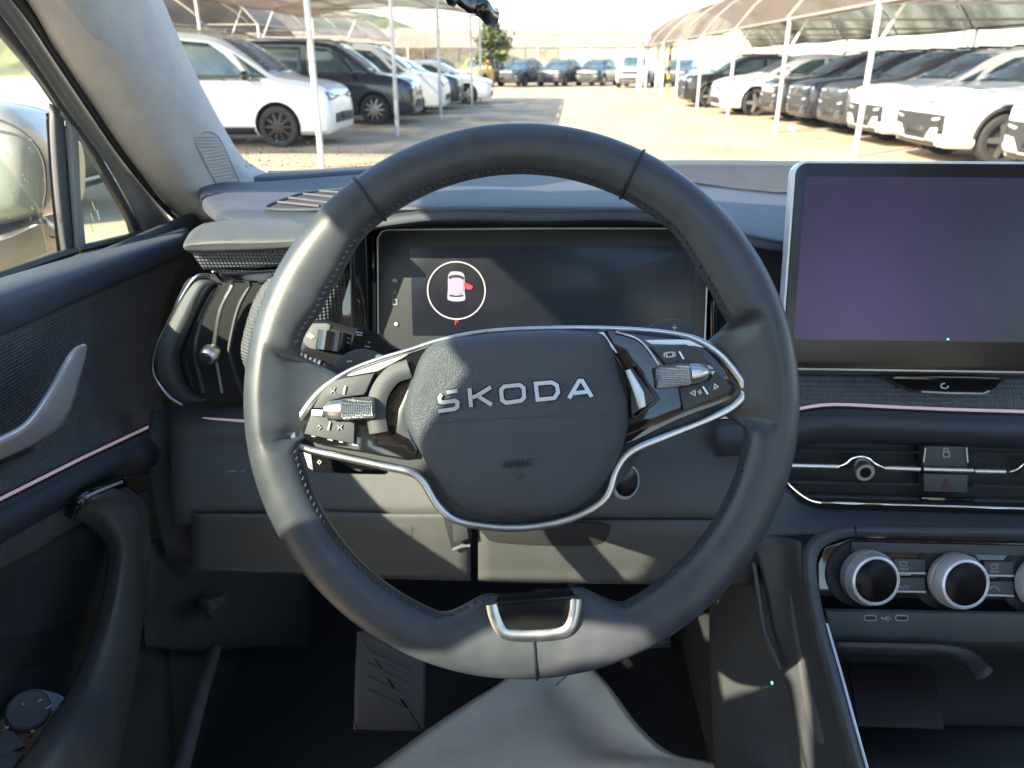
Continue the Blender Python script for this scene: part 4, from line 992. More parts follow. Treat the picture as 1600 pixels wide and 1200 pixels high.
plate('pocket', PK.pl(c2([(562, 822), (575, 819), (625, 819), (643, 823), (644, 838), (632, 842), (580, 838), (565, 834)], 3), .001), PK.n, .003, M_knee, LK, .0012)
plate('lever_recess', PK.pl([(692, 808), (735, 806), (736, 846), (712, 858), (705, 858)], .0015), PK.n, .01, M_matte, LK, .001)
plate('release_lever', PK.pl([(706, 812), (728, 812), (733, 842), (716, 850), (708, 848)], .012), PK.n, .012, M_plastic, LK, .003)
tube('lever_lip', [PK.px(x, y, .003) for x, y in ((708, 859), (722, 853), (735, 852))], .0022, M_knee, LK, n=8)
plate('column_gap', PK.pl(c2([(755, 822), (850, 818), (945, 820), (950, 838), (930, 852), (850, 853), (775, 848), (758, 838)], 3), .0015), PK.n, .003, M_matte, RK, .001)
tube('strip_light', [PY(x, y, dd) for x, y, dd in ((290, 652, .718), (330, 655, .712), (400, 659, .706), (470, 662, .700))], .0016, M_amb, CAR, n=8)
strokes('light_icon', [[(376, 737), (380, 735), (382, 739), (379, 743), (375, 741), (376, 737)]], Plane(PY(375, 740, .672), (0, -1, .25)), .0008, .0006, M_print, KN, h=.0003)
text('light_lettering', 'AUTO', Plane(PY(365, 740, .672), (0, -1, .25)), (355, 741), (371, 742), .0008, 6, M_green, KN, .0002)
# dash end under the vent and the lower left side
loft('dash_end', [[PX(x, y, xx) for x, y, xx in r] for r in (
    [(236, 640, -.43), (262, 640, -.41), (285, 640, -.385), (310, 645, -.37)], [(230, 700, -.43), (262, 700, -.41), (285, 700, -.385), (310, 705, -.37)], [(240, 790, -.43), (280, 800, -.41), (310, 810, -.385), (340, 815, -.37)], [(260, 870, -.43), (300, 880, -.41), (340, 890, -.385), (380, 885, -.37)])], M_plastic, CAR, thick=.003)
loft('side_trim', [[PX(x, y, xx) for x, y, xx in r] for r in (
    [(225, 840, -.44), (300, 850, -.43), (400, 878, -.40), (470, 890, -.37)], [(225, 925, -.44), (320, 900, -.43), (405, 882, -.405), (480, 900, -.38)], [(225, 960, -.45), (300, 1000, -.44), (400, 980, -.41), (490, 960, -.38)], [(230, 1010, -.45), (325, 1018, -.44), (420, 1010, -.41), (500, 1020, -.38)])], M_rubber, CAR, thick=.004)
BR = plate('bonnet_release', [PX(x, y, -.405) for x, y in ((316, 938), (352, 926), (360, 945), (330, 968))], (1, -.5, .2), .01, M_plastic, CAR, .002)
plate('release_grip', [PX(x, y, -.398) for x, y in ((324, 938), (350, 930), (354, 944), (330, 955))], (1, -.5, .2), .01, M_grey, BR, .003)
tube('sill_edge', [PX(x, y, xx) for x, y, xx in ((335, 1015, -.40), (315, 1080, -.38), (300, 1140, -.37), (282, 1210, -.36))], .008, M_grey, CAR, n=10)

loft('kick_panel', [[V((-.478, y, z)) for y in (.45, .75, 1.0, 1.2, 1.45)] for z in (.42, .7, 1.0, 1.19)], M_rubber, CAR, thick=.01)
# ---------------------------------------------------------------- floor, pedals, footrest
box('cabin_floor', (-.50, -1.9, .40), (1.22, 1.55, .47), M_carpet, CAR, .01)
loft('bulkhead', [[V((x, y, z)) for x in (-.5, 0, .36, .8, 1.22)] for y, z in ((1.10, .468), (1.30, .50), (1.42, .75), (1.40, 1.2))], M_carpet, CAR, thick=.005)
FR = Plane(PX(608, 1070, -.155), (.05, -.80, .60))
fp = plate('footrest', FR.pl(c2([(566, 985), (650, 985), (662, 1010), (660, 1130), (650, 1142), (560, 1140), (552, 1128), (556, 1005)], 3), 0), FR.n, .02, M_rubber, CAR, .004)
for k in range(5):
    y = 1004+k*25
    tube('tread', FR.pl([(574, 996+k*21), (640, 1030+k*21)], .0006), .0030, M_rubber, fp, n=8, flat=(.35, 1), up=FR.n)
PB = Plane(PY(868, 928, 1.02), (0, -.85, .5))
bp_ = plate('brake_pedal', PB.pl([(832, 922), (910, 920), (914, 945), (830, 950)], 0), PB.n, .012, M_grey, CAR, .004)
tube('pedal_arm', [PB.px(890, 930, -.01), PB.px(896, 905, -.02), PB.px(900, 850, -.05)], .008, M_plastic, bp_, n=8)
PA = Plane(PY(1030, 1000, .98), (0, -.8, .6))
ap_ = plate('accelerator_pedal', PA.pl([(1000, 960), (1050, 955), (1048, 1012), (1006, 1014)], 0), PA.n, .010, M_rubber, CAR, .004)
for k in range(5):
    strokes('tread', [[(1006, 968+k*10), (1044, 962+k*10)]], PA, .001, .003, M_grey, ap_, h=.0012)
# ---------------------------------------------------------------- driver seat cushion front edge
sr = []
for y, z in ((.50, .70), (.500, .775), (.47, .797), (.40, .805), (.2, .80), (0, .79)):
    sr.append([V((x, y-.03*((x+.02)/.24)**2, z+ (.03*((x+.02)/.24)**4))) for x in (-.27, -.2, -.1, 0, .1, .18, .23)])
SEAT = loft('driver_seat', sr, M_fabric_x, CAR, nu=4, nv=5, thick=.02, away=(0, .2, 3))
loft('backrest', [[V((x, y, z)) for x in (-.27, -.2, -.02, .16, .23)] for y, z in ((-.42, .82), (-.46, 1.0), (-.52, 1.25), (-.56, 1.38))], M_fabric_x, SEAT, thick=.08)
box('headrest', (-.14, -.64, 1.42), (.10, -.54, 1.60), M_fabric_x, SEAT, .03)
# paper mat on the floor
def mat_pts(lst, z): return [PZ(x, y, z) for x, y in lst]
Lf = [(560, 1215), (596, 1192), (670, 1138), (735, 1095), (782, 1066), (828, 1030), (845, 1000)]
Rt = [(1180, 1215), (1120, 1192), (1052, 1178), (1000, 1136), (955, 1076), (925, 1040), (905, 1000)]
rows = []
for i, (a, b) in enumerate(zip(Lf, Rt)):
    A_, B_ = PZ(*a, .497), PZ(*b, .497)
    rows.append([A_+(B_-A_)*t+V((0, 0, (.010*math.sin(3.1*t+i*.9)+.006*math.sin(9*t+i*1.3))*math.sin(math.pi*t))) for t in (0, .25, .5, .75, 1)])
pm = loft('paper_floor_mat', rows, M_paper, None, nu=5, nv=4, thick=.001)
tag(pm, 'crumpled off-white paper mat on the dark driver footwell floor', 'floor mat')
tube('crease', [PZ(868, 1071, .515), PZ(894, 1048, .515)], .0015, M_print, pm, n=6)  # grey rod: shade in a paper fold put in as colour

# ---------------------------------------------------------------- windscreen pillar
def PIL(px, py, o_=0.0):
    """point on the sloping pillar sheet: x drifts inwards with height; o_ moves it towards the cabin"""
    return PX(px, py, -.485+o_)
def up_(r):
    d = (r[0]-r[1]).normalized(); return [r[0]+d*.22+V((.03, 0, .01)), r[0]+d*.08+V((.006, 0, 0))]+r
PILLAR = loft('windscreen_pillar', [up_([PX(x, y, xx) for x, y, xx in r]) for r in (
    [(-75, -120, -.52), (28, -10, -.52), (78, 70, -.52), (130, 150, -.52), (190, 240, -.52), (250, 312, -.52), (296, 352, -.50)],
    [(-60, -130, -.495), (50, -15, -.495), (104, 70, -.495), (158, 150, -.495), (214, 238, -.495), (268, 310, -.495), (310, 350, -.485)],
    [(10, -140, -.462), (130, -15, -.462), (178, 70, -.462), (222, 150, -.462), (272, 236, -.462), (312, 300, -.462), (338, 343, -.455)],
    [(100, -150, -.452), (205, -20, -.452), (240, 50, -.452), (280, 135, -.452), (322, 214, -.452), (352, 270, -.452), (372, 325, -.448)],
    [(135, -150, -.462), (230, -20, -.462), (262, 48, -.462), (302, 132, -.462), (342, 208, -.462), (372, 256, -.455), (412, 296, -.442)],
    [(150, -150, -.50), (243, -20, -.50), (274, 46, -.50), (312, 128, -.50), (352, 203, -.50), (382, 248, -.49), (418, 270, -.47)])], M_pillar, CAR, nu=6, nv=5, thick=.006)
tag(PILLAR, 'pale grey cloth windscreen pillar with ribbed tweeter grille')
PIv = BVHTree.FromPolygons([v.co for v in PILLAR.data.vertices], [p.vertices for p in PILLAR.data.polygons])
def onpil(x, y, off=0):
    h = PIv.ray_cast(O, ray(x, y)); n_ = h[1] if h[1].dot(O-h[0]) > 0 else -h[1]
    return h[0]+n_*off
GO = c2([(306, 212), (314, 206), (330, 206), (344, 220), (366, 268), (373, 284), (367, 295), (354, 298), (340, 290), (318, 250), (306, 225)], 4)
TW = tube('tweeter_grille', [onpil(x, y, .0006) for x, y in GO], .0016, M_pillar, PILLAR, n=8, closed=True)
for k in range(17):
    t = (k+.5)/17; y = 211+84*t
    xs_ = [x for (x0, y0), (x1, y1) in zip(GO, GO[1:]+GO[:1]) if (y0-y)*(y1-y) <= 0 and y0 != y1 for x in [x0+(x1-x0)*(y-y0)/(y1-y0)]]
    if len(xs_) > 1: tube('rib', [onpil(min(xs_)+1.5+(max(xs_)-min(xs_)-3)*j/4, y+3-6*j/4 if 3 < k < 14 else y, .0004) for j in range(5)], .0013, M_pillar, TW, n=6)
# door frame and seals beside the pillar (window frame of the driver door)
def band(name, la, lb, xa, xb, m, par, bul=.006, thick=.006):
    mid = [((a[0]+b[0])/2, (a[1]+b[1])/2) for a, b in zip(la, lb)]
    return loft(name, [[PX(*p, xa) for p in la], [PX(*p, (xa+xb)/2+bul) for p in mid], [PX(*p, xb) for p in lb]], m, par, nu=5, nv=4, thick=thick)
band('door_seal', [(-80, -110), (24, 8), (70, 72), (124, 152), (186, 242), (246, 318), (285, 356)], [(-70, -125), (36, -6), (82, 70), (134, 150), (194, 240), (254, 314), (296, 352)], -.520, -.515, M_rubber, CAR, .004)
band('pillar_frame', [(-104, -96), (0, 22), (55, 98), (105, 172), (155, 240), (196, 305), (222, 360)], [(-80, -112), (24, 6), (70, 72), (124, 152), (186, 242), (246, 318), (278, 358)], -.530, -.524, M_frame, CAR, .004)

# ---------------------------------------------------------------- driver door
def DX(lst, x): return [PX(a, b, x) for a, b in lst]
def back(r, dy=.9, dz=0.0):
    """carry a door line on towards the rear beyond the frame"""
    d = (r[1]-r[0]).normalized()
    return [r[0]-d*dy, r[0]-d*dy*.5, r[0]-d*.2, r[0]-d*.08]+list(r)
DOOR = loft('driver_door', [back(DX(l, x)) for l, x in (
    ([(0, 434), (60, 416), (130, 396), (210, 374), (286, 352)], -.520),
    ([(0, 438), (60, 420), (130, 400), (212, 378), (290, 355)], -.475),
    ([(0, 452), (60, 432), (130, 410), (214, 384), (294, 360)], -.440),
    ([(0, 480), (60, 456), (130, 428), (216, 396), (298, 370)], -.428),
    ([(0, 520), (60, 494), (130, 462), (220, 424), (300, 392)], -.432),
    ([(0, 527), (60, 500), (130, 468), (222, 428), (302, 395)], -.440))], M_soft, CAR, nu=5, nv=5, thick=.006)
tag(DOOR, 'dark driver door with silver handle and patterned trim')
loft('door_panel', [back(DX(l, x)) for l, x in (
    ([(0, 526), (60, 499), (130, 467), (222, 427), (296, 397)], -.441),
    ([(0, 580), (60, 550), (130, 514), (215, 476), (268, 455)], -.450),
    ([(0, 660), (60, 632), (130, 596), (205, 560), (246, 545)], -.456),
    ([(0, 730), (60, 702), (130, 668), (200, 636), (252, 620)], -.452),
    ([(0, 776), (60, 746), (130, 712), (200, 680), (262, 652)], -.445))], M_fabric_d, DOOR, nu=5, nv=5, thick=.004)
tube('panel_piping', back(DX([(0, 526), (60, 499), (130, 467), (222, 427), (296, 397)], -.439)), .0012, M_grey, DOOR, n=6)
tube('strip_light', back(DX([(0, 780), (60, 750), (130, 715), (200, 682), (256, 656)], -.440)), .0016, M_amb, DOOR, n=8)
loft('door_pad', [back(DX(l, x)) for l, x in (
    ([(0, 784), (60, 754), (130, 719), (200, 686), (262, 658)], -.444),
    ([(0, 800), (60, 770), (130, 734), (200, 704), (262, 684)], -.424),
    ([(0, 830), (60, 796), (130, 758), (195, 726), (258, 716)], -.420),
    ([(0, 850), (60, 816), (130, 776), (190, 746), (250, 740)], -.436))], M_soft, DOOR, nu=5, nv=5, thick=.004)
loft('door_insert', [back(DX(l, x)) for l, x in (
    ([(0, 846), (50, 818), (100, 792), (150, 764), (204, 742)], -.437),
    ([(0, 866), (50, 840), (95, 818), (140, 790), (190, 760)], -.440),
    ([(0, 892), (50, 866), (95, 838), (130, 815), (180, 780)], -.448))], M_fabric_d, DOOR, nu=5, nv=4, thick=.004)
# lower door: recessed pocket, then the sweeping pull handle
loft('door_pocket', [back(DX(l, x)) for l, x in (
    ([(0, 888), (50, 864), (95, 838), (150, 810), (240, 760)], -.456),
    ([(0, 960), (60, 950), (110, 930), (170, 900), (250, 860)], -.475),
    ([(0, 1050), (60, 1040), (110, 1020), (180, 1000), (262, 980)], -.478),
    ([(0, 1200), (60, 1200), (110, 1200), (180, 1200), (275, 1200)], -.470),
    ([(0, 1420), (60, 1420), (110, 1420), (180, 1420), (275, 1420)], -.460))], M_plastic, DOOR, nu=5, nv=4, thick=.004)
PULL = loft('pull_handle', [[PX(x, y, xx) for x, y, xx in r] for r in (
    [(112, 806, -.435), (142, 826, -.435), (166, 856, -.43), (164, 905, -.425), (146, 985, -.42), (112, 1070, -.41), (60, 1150, -.40), (10, 1220, -.40), (-60, 1310, -.40)],
    [(128, 792, -.416), (164, 806, -.408), (186, 850, -.402), (186, 905, -.400), (168, 985, -.396), (138, 1075, -.386), (92, 1150, -.36), (45, 1220, -.36), (-20, 1310, -.36)],
    [(150, 778, -.400), (192, 790, -.402), (208, 845, -.396), (208, 905, -.396), (192, 990, -.390), (164, 1085, -.378), (126, 1160, -.35), (90, 1230, -.35), (30, 1320, -.35)],
    [(172, 764, -.405), (214, 786, -.402), (226, 840, -.402), (224, 905, -.402), (210, 995, -.396), (190, 1095, -.390), (168, 1170, -.36), (140, 1240, -.36), (90, 1330, -.36)],
    [(194, 756, -.430), (232, 790, -.425), (236, 842, -.425), (232, 905, -.425), (220, 1000, -.42), (206, 1100, -.415), (192, 1180, -.41), (178, 1250, -.41), (140, 1340, -.41)])], M_knee, DOOR, nu=5, nv=5, thick=.004)
tube('handle_trim', cr([PX(x, y, xx) for x, y, xx in ((108, 806, -.428), (116, 790, -.420), (132, 778, -.412), (160, 766, -.410), (192, 752, -.416))], 5), [.0035]*21, M_gloss, PULL, n=10, flat=(1.6, .8))
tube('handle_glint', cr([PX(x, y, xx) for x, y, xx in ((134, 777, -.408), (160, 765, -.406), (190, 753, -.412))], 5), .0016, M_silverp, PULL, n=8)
# inner release handle: silver blade rising to a point
HD = loft('release_handle', [[PX(x, y, xx) for x, y, xx in r] for r in (
    [(-60, 716, -.420), (0, 690, -.415), (36, 664, -.412), (70, 616, -.410), (104, 556, -.412), (124, 540, -.414)],
    [(-60, 708, -.400), (0, 682, -.396), (42, 656, -.392), (78, 606, -.392), (112, 548, -.398), (130, 537, -.404)],
    [(-60, 716, -.396), (2, 694, -.392), (50, 666, -.388), (88, 612, -.388), (118, 552, -.394), (135, 540, -.402)],
    [(-60, 740, -.420), (6, 716, -.416), (60, 690, -.412), (104, 656, -.410), (126, 590, -.412), (136, 545, -.414)])], M_silverp, DOOR, nu=5, nv=5, thick=.003)
plate('handle_recess', [PX(x, y, -.449) for x, y in c2([(-60, 760), (0, 728), (50, 706), (46, 700), (0, 706), (-60, 730)], 3)], (1, -.3, .2), .004, M_matte, DOOR, .001)
# mirror and window switches
SWP = Plane(PX(40, 1120, -.43), (.45, -.35, .82))
SW = plate('switch_panel', SWP.pl(c2([(-60, 1150), (-10, 1105), (25, 1080), (60, 1076), (100, 1088), (96, 1110), (50, 1180), (20, 1230), (-60, 1260)], 3), 0), SWP.n, .01, M_gloss, DOOR, .002)
cyl('mirror_knob', SWP.px(44, 1112, .001), SWP.n, [(0, .017), (.006, .0165), (.0075, .015)], M_plastic, SW, n=30)
strokes('icon', [[(35, 1098), (37, 1102)], [(60, 1096), (66, 1092)], [(72, 1107), (80, 1103)], [(8, 1138), (14, 1136)], [(48, 1143), (54, 1142)]], SWP, .009, .0016, M_print, SW, h=.0004)
plate('window_switch', SWP.pl([(-30, 1150), (20, 1140), (40, 1165), (-20, 1190)], .006), SWP.n, .006, M_plastic, SW, .002)
plate('window_switch', SWP.pl([(-30, 1195), (18, 1172), (38, 1176), (10, 1215)], .006), SWP.n, .006, M_plastic, SW, .002)
# window seal strip, mirror post, glass
tube('sill_seal', [PX(x, y, -.522) for x, y in ((-200, 490), (0, 432), (80, 404), (120, 391), (206, 370), (280, 350))], .005, M_rubber, DOOR, n=8)
band('mirror_post', [(76, 160), (78, 220), (84, 300), (92, 370), (97, 404)], [(100, 186), (104, 240), (108, 300), (113, 360), (116, 398)], -.528, -.522, M_rubber, DOOR, .004, .014)
band('mirror_post_trim', [(102, 186), (105, 240), (109, 300), (114, 360), (117, 398)], [(122, 206), (124, 245), (126, 300), (131, 350), (135, 392)], -.521, -.521, M_frame, DOOR, .004, .014)
band('frame_rubber', [(-122, -84), (-8, 50), (50, 118), (92, 178), (126, 224), (160, 282), (192, 338), (202, 366)], [(-104, -96), (0, 22), (55, 98), (105, 172), (155, 240), (184, 290), (206, 330), (224, 362)], -.534, -.528, M_rubber, DOOR, .006)
plate('quarter_glass', [PX(x, y, -.537) for x, y in ((112, 205), (150, 255), (180, 300), (205, 345), (210, 376), (110, 402))], (1, 0, 0), .003, M_glass, DOOR, 0)
strokes('glass_mark', [[(144, 316), (150, 330)], [(142, 334), (147, 346)], [(152, 328), (156, 344)], [(141, 350), (145, 362)]], Plane((-.533, .9, 1.2), (1, -.001, 0)), .0, .0012, M_print, DOOR, h=.0003)
# door glass as one pane behind the post
plate('door_glass', [V((-.538, .80, 1.185)), V((-.538, -.10, 1.185)), V((-.50, -.10, 1.60)), V((-.50, .35, 1.62)), V((-.525, .66, 1.40)), V((-.538, .80, 1.24))], (1, 0, .1), .003, M_glass, DOOR, 0)

# side mirror outside
MR = dome('side_mirror', [PY(x, y, .90) for x, y in c2([(-150, 190), (-80, 152), (0, 160), (38, 182), (66, 210), (79, 240), (82, 285), (78, 318), (62, 338), (0, 352), (-80, 368), (-140, 350), (-170, 280)], 5)], (.25, -1, .1), .05, M_mirrorpaint, CAR, back=.12)
tag(MR, 'pale side mirror housing wet with drops outside the window')
loft('mirror_base', [[PY(x, y, yy) for x, y, yy in r] for r in ([(-120, 372, .92), (0, 352, .92), (58, 336, .92), (84, 350, .92)], [(-120, 392, .90), (0, 376, .88), (66, 350, .88), (96, 372, .90)], [(-120, 470, .98), (0, 436, .94), (70, 410, .94), (110, 400, .94)])], M_dgrey, MR, nu=5, nv=4, thick=.01)
tube('mirror_seam', cr([PY(x, y, .842) for x, y in ((-120, 200), (-40, 182), (10, 192), (44, 214), (66, 246), (72, 290), (68, 322))], 5), .0016, M_rubber, MR, n=6)
bm = bmesh.new()
for i in range(26):
    x, y = random.uniform(-10, 76), random.uniform(190, 345)
    if (x-78)**2/60**2+(y-150)**2/70**2 < 1: continue
    c = PX(x, y, -.541); s = random.uniform(.0006, .0015); a = random.uniform(1.1, 2.2)
    r_ = bmesh.ops.create_icosphere(bm, subdivisions=1, radius=1)['verts']
    for v in r_: v.co = c+V((v.co.x*s*.5, v.co.y*s, v.co.z*s*a))
M_drop = glass_mat('water_drop', (.80, .82, .80), .25)
tag(from_bm('droplets', bm, M_drop, DOOR), kind='stuff')

# dried drops and grit on the lower left of the windscreen
WS = [o for o in CAR.children if o.name.startswith('windscreen') and 'pillar' not in o.name][0]
WSv = BVHTree.FromPolygons([v.co for v in WS.data.vertices], [p.vertices for p in WS.data.polygons])
bm = bmesh.new()
for i in range(420):
    x = 384+random.random()**1.6*280; y = 262-random.random()**1.5*62*(1-(x-335)/420)
    h = WSv.ray_cast(O, ray(x, y))
    hp = PIv.ray_cast(O, ray(x, y))
    if h[0] is None or (hp[0] is not None and (hp[0]-O).length < (h[0]-O).length+.05): continue
    s_ = random.uniform(.0005, .0014)
    for v in bmesh.ops.create_icosphere(bm, subdivisions=1, radius=1)['verts']: v.co = h[0]+V((v.co.x*s_, v.co.y*s_, v.co.z*s_*1.1))+V((0, .001, .001))
tag(from_bm('droplets', bm, M_drop, WS), kind='stuff')

# ---------------------------------------------------------------- centre display
PS = Plane(PY(1232, 420, .665), (0, -.975, .22))
u0, v1 = PS.uv(1244, 250); ub, v0 = PS.uv(1216, 579); u0 = (u0+ub)/2
u1 = u0+.345
def rrect(a, b, c, d, r, n=6):
    out = []
    for cx, cy, q in ((b-r, d-r, 0), (a+r, d-r, 1), (a+r, c+r, 2), (b-r, c+r, 3)):
        for k in range(n+1): t = math.pi/2*(q+k/n); out.append((cx+r*math.cos(t), cy+r*math.sin(t)))
    return out
CD = plate('centre_display', [PS.at(u, v, -.003) for u, v in rrect(u0, u1, v0, v1, .012)], PS.n, .012, M_silverp, CAR, .002)
tag(CD, 'large dark tablet display with silver edge and faint purple glow')
plate('display_glass', [PS.at(u, v, -.0015) for u, v in rrect(u0+.0022, u1-.0022, v0+.0022, v1-.0022, .010)], PS.n, .006, M_dispglass, CD, .001)
au, av1 = PS.uv(1258, 276, -.001); bu, av0 = PS.uv(1240, 530, -.001); au = (au+bu)/2
plate('touch_screen', [PS.at(u, v, -.0009) for u, v in rrect(au, u1-.012, av0, av1, .003, 3)], PS.n, .002, M_screen, CD, 0)
cyl('pixel_lamp', PS.px(1481, 530, -.0005), PS.n, [(0, .0011), (.0004, .0011)], M_teal, CD, n=12)

# ---------------------------------------------------------------- centre dash
PM = Plane(PY(1400, 610, .690), (0, -.96, .28))
XR = (1120, 1180, 1240, 1300, 1400, 1500, 1600, 1750, 1950)
def rw(ys, d): return [PY(x, y, d) for x, y in zip(XR, ys if isinstance(ys, (list, tuple)) else [ys]*len(XR))]
loft('dash_front', [rw(380, .735), rw(470, .735), rw(560, .725), rw(586, .715)], M_plastic, CAR, nu=3, nv=4, thick=.003)
loft('trim_panel', [rw((570, 582, 585, 586, 588, 590, 592, 595, 600), .712), rw((610, 606, 604, 604, 607, 610, 613, 617, 622), .700), rw((652, 650, 637, 630, 634, 638, 641, 647, 655), .690)], M_fabric_x, CAR, nu=4, nv=5, thick=.003)
tube('strip_light', cr(rw((652, 650, 640, 632, 636, 640, 643, 649, 657), .6875), 4), .0017, M_amb, CAR, n=8)
loft('dash_roll', [rw((656, 654, 644, 637, 641, 645, 648, 654, 662), .689), rw((666, 664, 656, 650, 653, 657, 660, 666, 674), .672), rw((690, 690, 676, 668, 671, 675, 678, 684, 692), .666), rw((708, 706, 690, 682, 685, 689, 692, 698, 706), .676), rw((722, 716, 700, 692, 695, 699, 702, 708, 716), .70)], M_soft, CAR, nu=4, nv=5, thick=.003)
wb = PM.uv(1440, 604, -.02)
plate('wireless_button', [PY(x, y, .690) for x, y in c2([(1400, 598), (1420, 606), (1440, 612), (1535, 615), (1550, 610), (1562, 600), (1560, 590), (1400, 588)], 3)], (0, -.9, .45), .012, M_gloss, CAR, .002)
tube('button_lip', [PY(x, y, .6885) for x, y in ((1440, 612), (1480, 614), (1536, 615), (1546, 611))], .0009, M_silverp, CAR, n=6)
PQ = Plane(PY(1476, 603, .688), (0, -.9, .45))
strokes('icon', [[(1470+6*math.cos(t*.785)+6, 603+4*math.sin(t*.785)) for t in (0, 1, 2, 3, 4, 5, 6)]], PQ, .0008, .0010, M_printw, CAR, h=.0003)
# air outlet: recess, slats, chrome bars, knob, switches
PO = Plane(PY(1400, 735, .672), (0, -.97, .22))
OUT = plate('air_outlet', PO.pl([(1150, 690), (1300, 685), (1950, 705), (1950, 815), (1290, 792), (1262, 780), (1222, 748), (1150, 745)], -.022), PO.n, .008, M_matte, CAR, .001)
for ys in ((703, 707), (752, 757), (774, 780)):
    for xa, xb in ((1180, 1436), (1516, 1900)):
        t0 = (xa-1240)/250; t1 = (xb-1240)/250
        tube('slat', PO.pl([(xa, ys[0]+t0*(ys[1]-ys[0])), (xb, ys[0]+t1*(ys[1]-ys[0]))], -.012), .0020, M_grey, OUT, n=8, flat=(3.0, .55), up=PO.n)
for xa, ya, xb, yb in ((1180, 726, 1310, 729), (1382, 731, 1437, 733), (1442, 733, 1520, 735), (1522, 736, 1570, 737), (1640, 739, 1900, 746)):
    tube('chrome_bar', PO.pl([(xa, ya), (xb, yb)], -.004), .0030, M_silver, OUT, n=10, flat=(.8, 1), up=PO.n)
for xc in (1343, 1612):
    yc = 728+(xc-1343)*.03
    tube('knob_arch', cr(PO.pl([(xc-36, yc+2), (xc-22, yc-4), (xc-12, yc-12), (xc+2, yc-15), (xc+14, yc-12), (xc+24, yc-4), (xc+40, yc+4)], -.003), 4), .0014, M_chrome, OUT, n=8)
    cyl('vent_knob', PO.px(xc, yc, -.006), V((.0, -.95, .05)), [(0, .0090), (.004, .0098), (.012, .0096), (.015, .0088)], M_silver, OUT, n=30)
    cyl('vent_knob_cap', PO.px(xc, yc, -.006), V((0, -.95, .05)), [(.0148, .0058), (.0156, .0054)], M_gloss, OUT, n=30)
sw1 = plate('lock_switch', PO.pl([(1444, 697), (1510, 698), (1512, 730), (1443, 729)], -.002), PO.n, .012, M_plastic, OUT, .0015)
sw2 = plate('hazard_switch', PO.pl([(1443, 740), (1513, 742), (1512, 770), (1444, 768)], -.002), PO.n, .012, M_plastic, OUT, .0015)
tube('switch_edge', PO.pl([(1446, 700), (1443, 722)], -.001), .0008, M_silverp, sw1, n=6); tube('switch_edge', PO.pl([(1510, 699), (1512, 722)], -.001), .0008, M_silverp, sw1, n=6)
strokes('icon', [[(1474, 706), (1483, 706), (1483, 714), (1474, 714), (1474, 706)], [(1475, 706), (1475, 701), (1481, 701), (1482, 705)]], PO, -.0014, .0010, M_print, sw1, h=.0003)
strokes('icon', [[(1470, 764), (1479, 749), (1488, 764), (1470, 764)], [(1475, 761), (1479, 755), (1483, 761), (1475, 761)]], PO, -.0014, .0006, M_amber, sw2, h=.0003)
tube('outlet_trim', cr(PO.pl([(1195, 722), (1225, 750), (1250, 772), (1275, 784), (1320, 786), (1420, 789), (1600, 795), (1900, 805)], .0), 5), .0014, M_chrome, OUT, n=8)
plate('switch_base', PO.pl([(1440, 777), (1518, 780), (1510, 787), (1440, 785)], -.001), PO.n, .004, M_gloss, OUT, .001)
# lower centre panel and the climate surround
loft('centre_panel', [rw(790, .668) if False else [PY(x, y, .668) for x, y in ((1190, 740), (1230, 762), (1270, 790), (1400, 796), (1600, 802), (1900, 812))],
                      [PY(x, y, .650) for x, y in ((1185, 790), (1225, 800), (1270, 806), (1400, 812), (1600, 818), (1900, 830))],
                      [PY(x, y, .630) for x, y in ((1180, 840), (1220, 838), (1275, 834), (1400, 836), (1600, 840), (1900, 852))]], M_plastic, CAR, nu=4, nv=4, thick=.003)
def CF(lst): return [PY(x, y, d) for x, y, d in lst]
FRM = loft('console_frame', [CF(r) for r in (
    [(1750, 828, .628), (1600, 824, .628), (1400, 822, .626), (1336, 821, .622), (1290, 828, .614), (1262, 846, .602), (1252, 875, .590), (1256, 920, .566), (1268, 980, .535), (1290, 1060, .49), (1310, 1130, .45), (1335, 1215, .41), (1370, 1330, .36)],
    [(1750, 838, .618), (1600, 833, .618), (1400, 831, .616), (1336, 830, .612), (1300, 836, .606), (1272, 852, .594), (1264, 878, .582), (1267, 920, .558), (1280, 980, .527), (1303, 1060, .482), (1323, 1130, .443), (1347, 1215, .404), (1382, 1330, .354)],
    [(1750, 846, .624), (1600, 841, .624), (1400, 839, .622), (1338, 838, .618), (1308, 844, .611), (1284, 858, .600), (1276, 880, .588), (1279, 920, .566), (1291, 975, .537), (1314, 1055, .492), (1333, 1125, .452), (1357, 1212, .412), (1392, 1330, .362)])], M_grey, CAR, nu=4, nv=4, thick=.006)
tube('frame_edge', [PY(x, y, d) for x, y, d in ((1292, 975, .535), (1315, 1055, .490), (1334, 1125, .450), (1358, 1212, .410), (1393, 1330, .36))], .0012, M_silverp, FRM, n=6)
tube('panel_seam', CF([(1336, 821, .621), (1337, 830, .6112), (1338, 838, .617)]), .0007, M_ink, FRM, n=6)
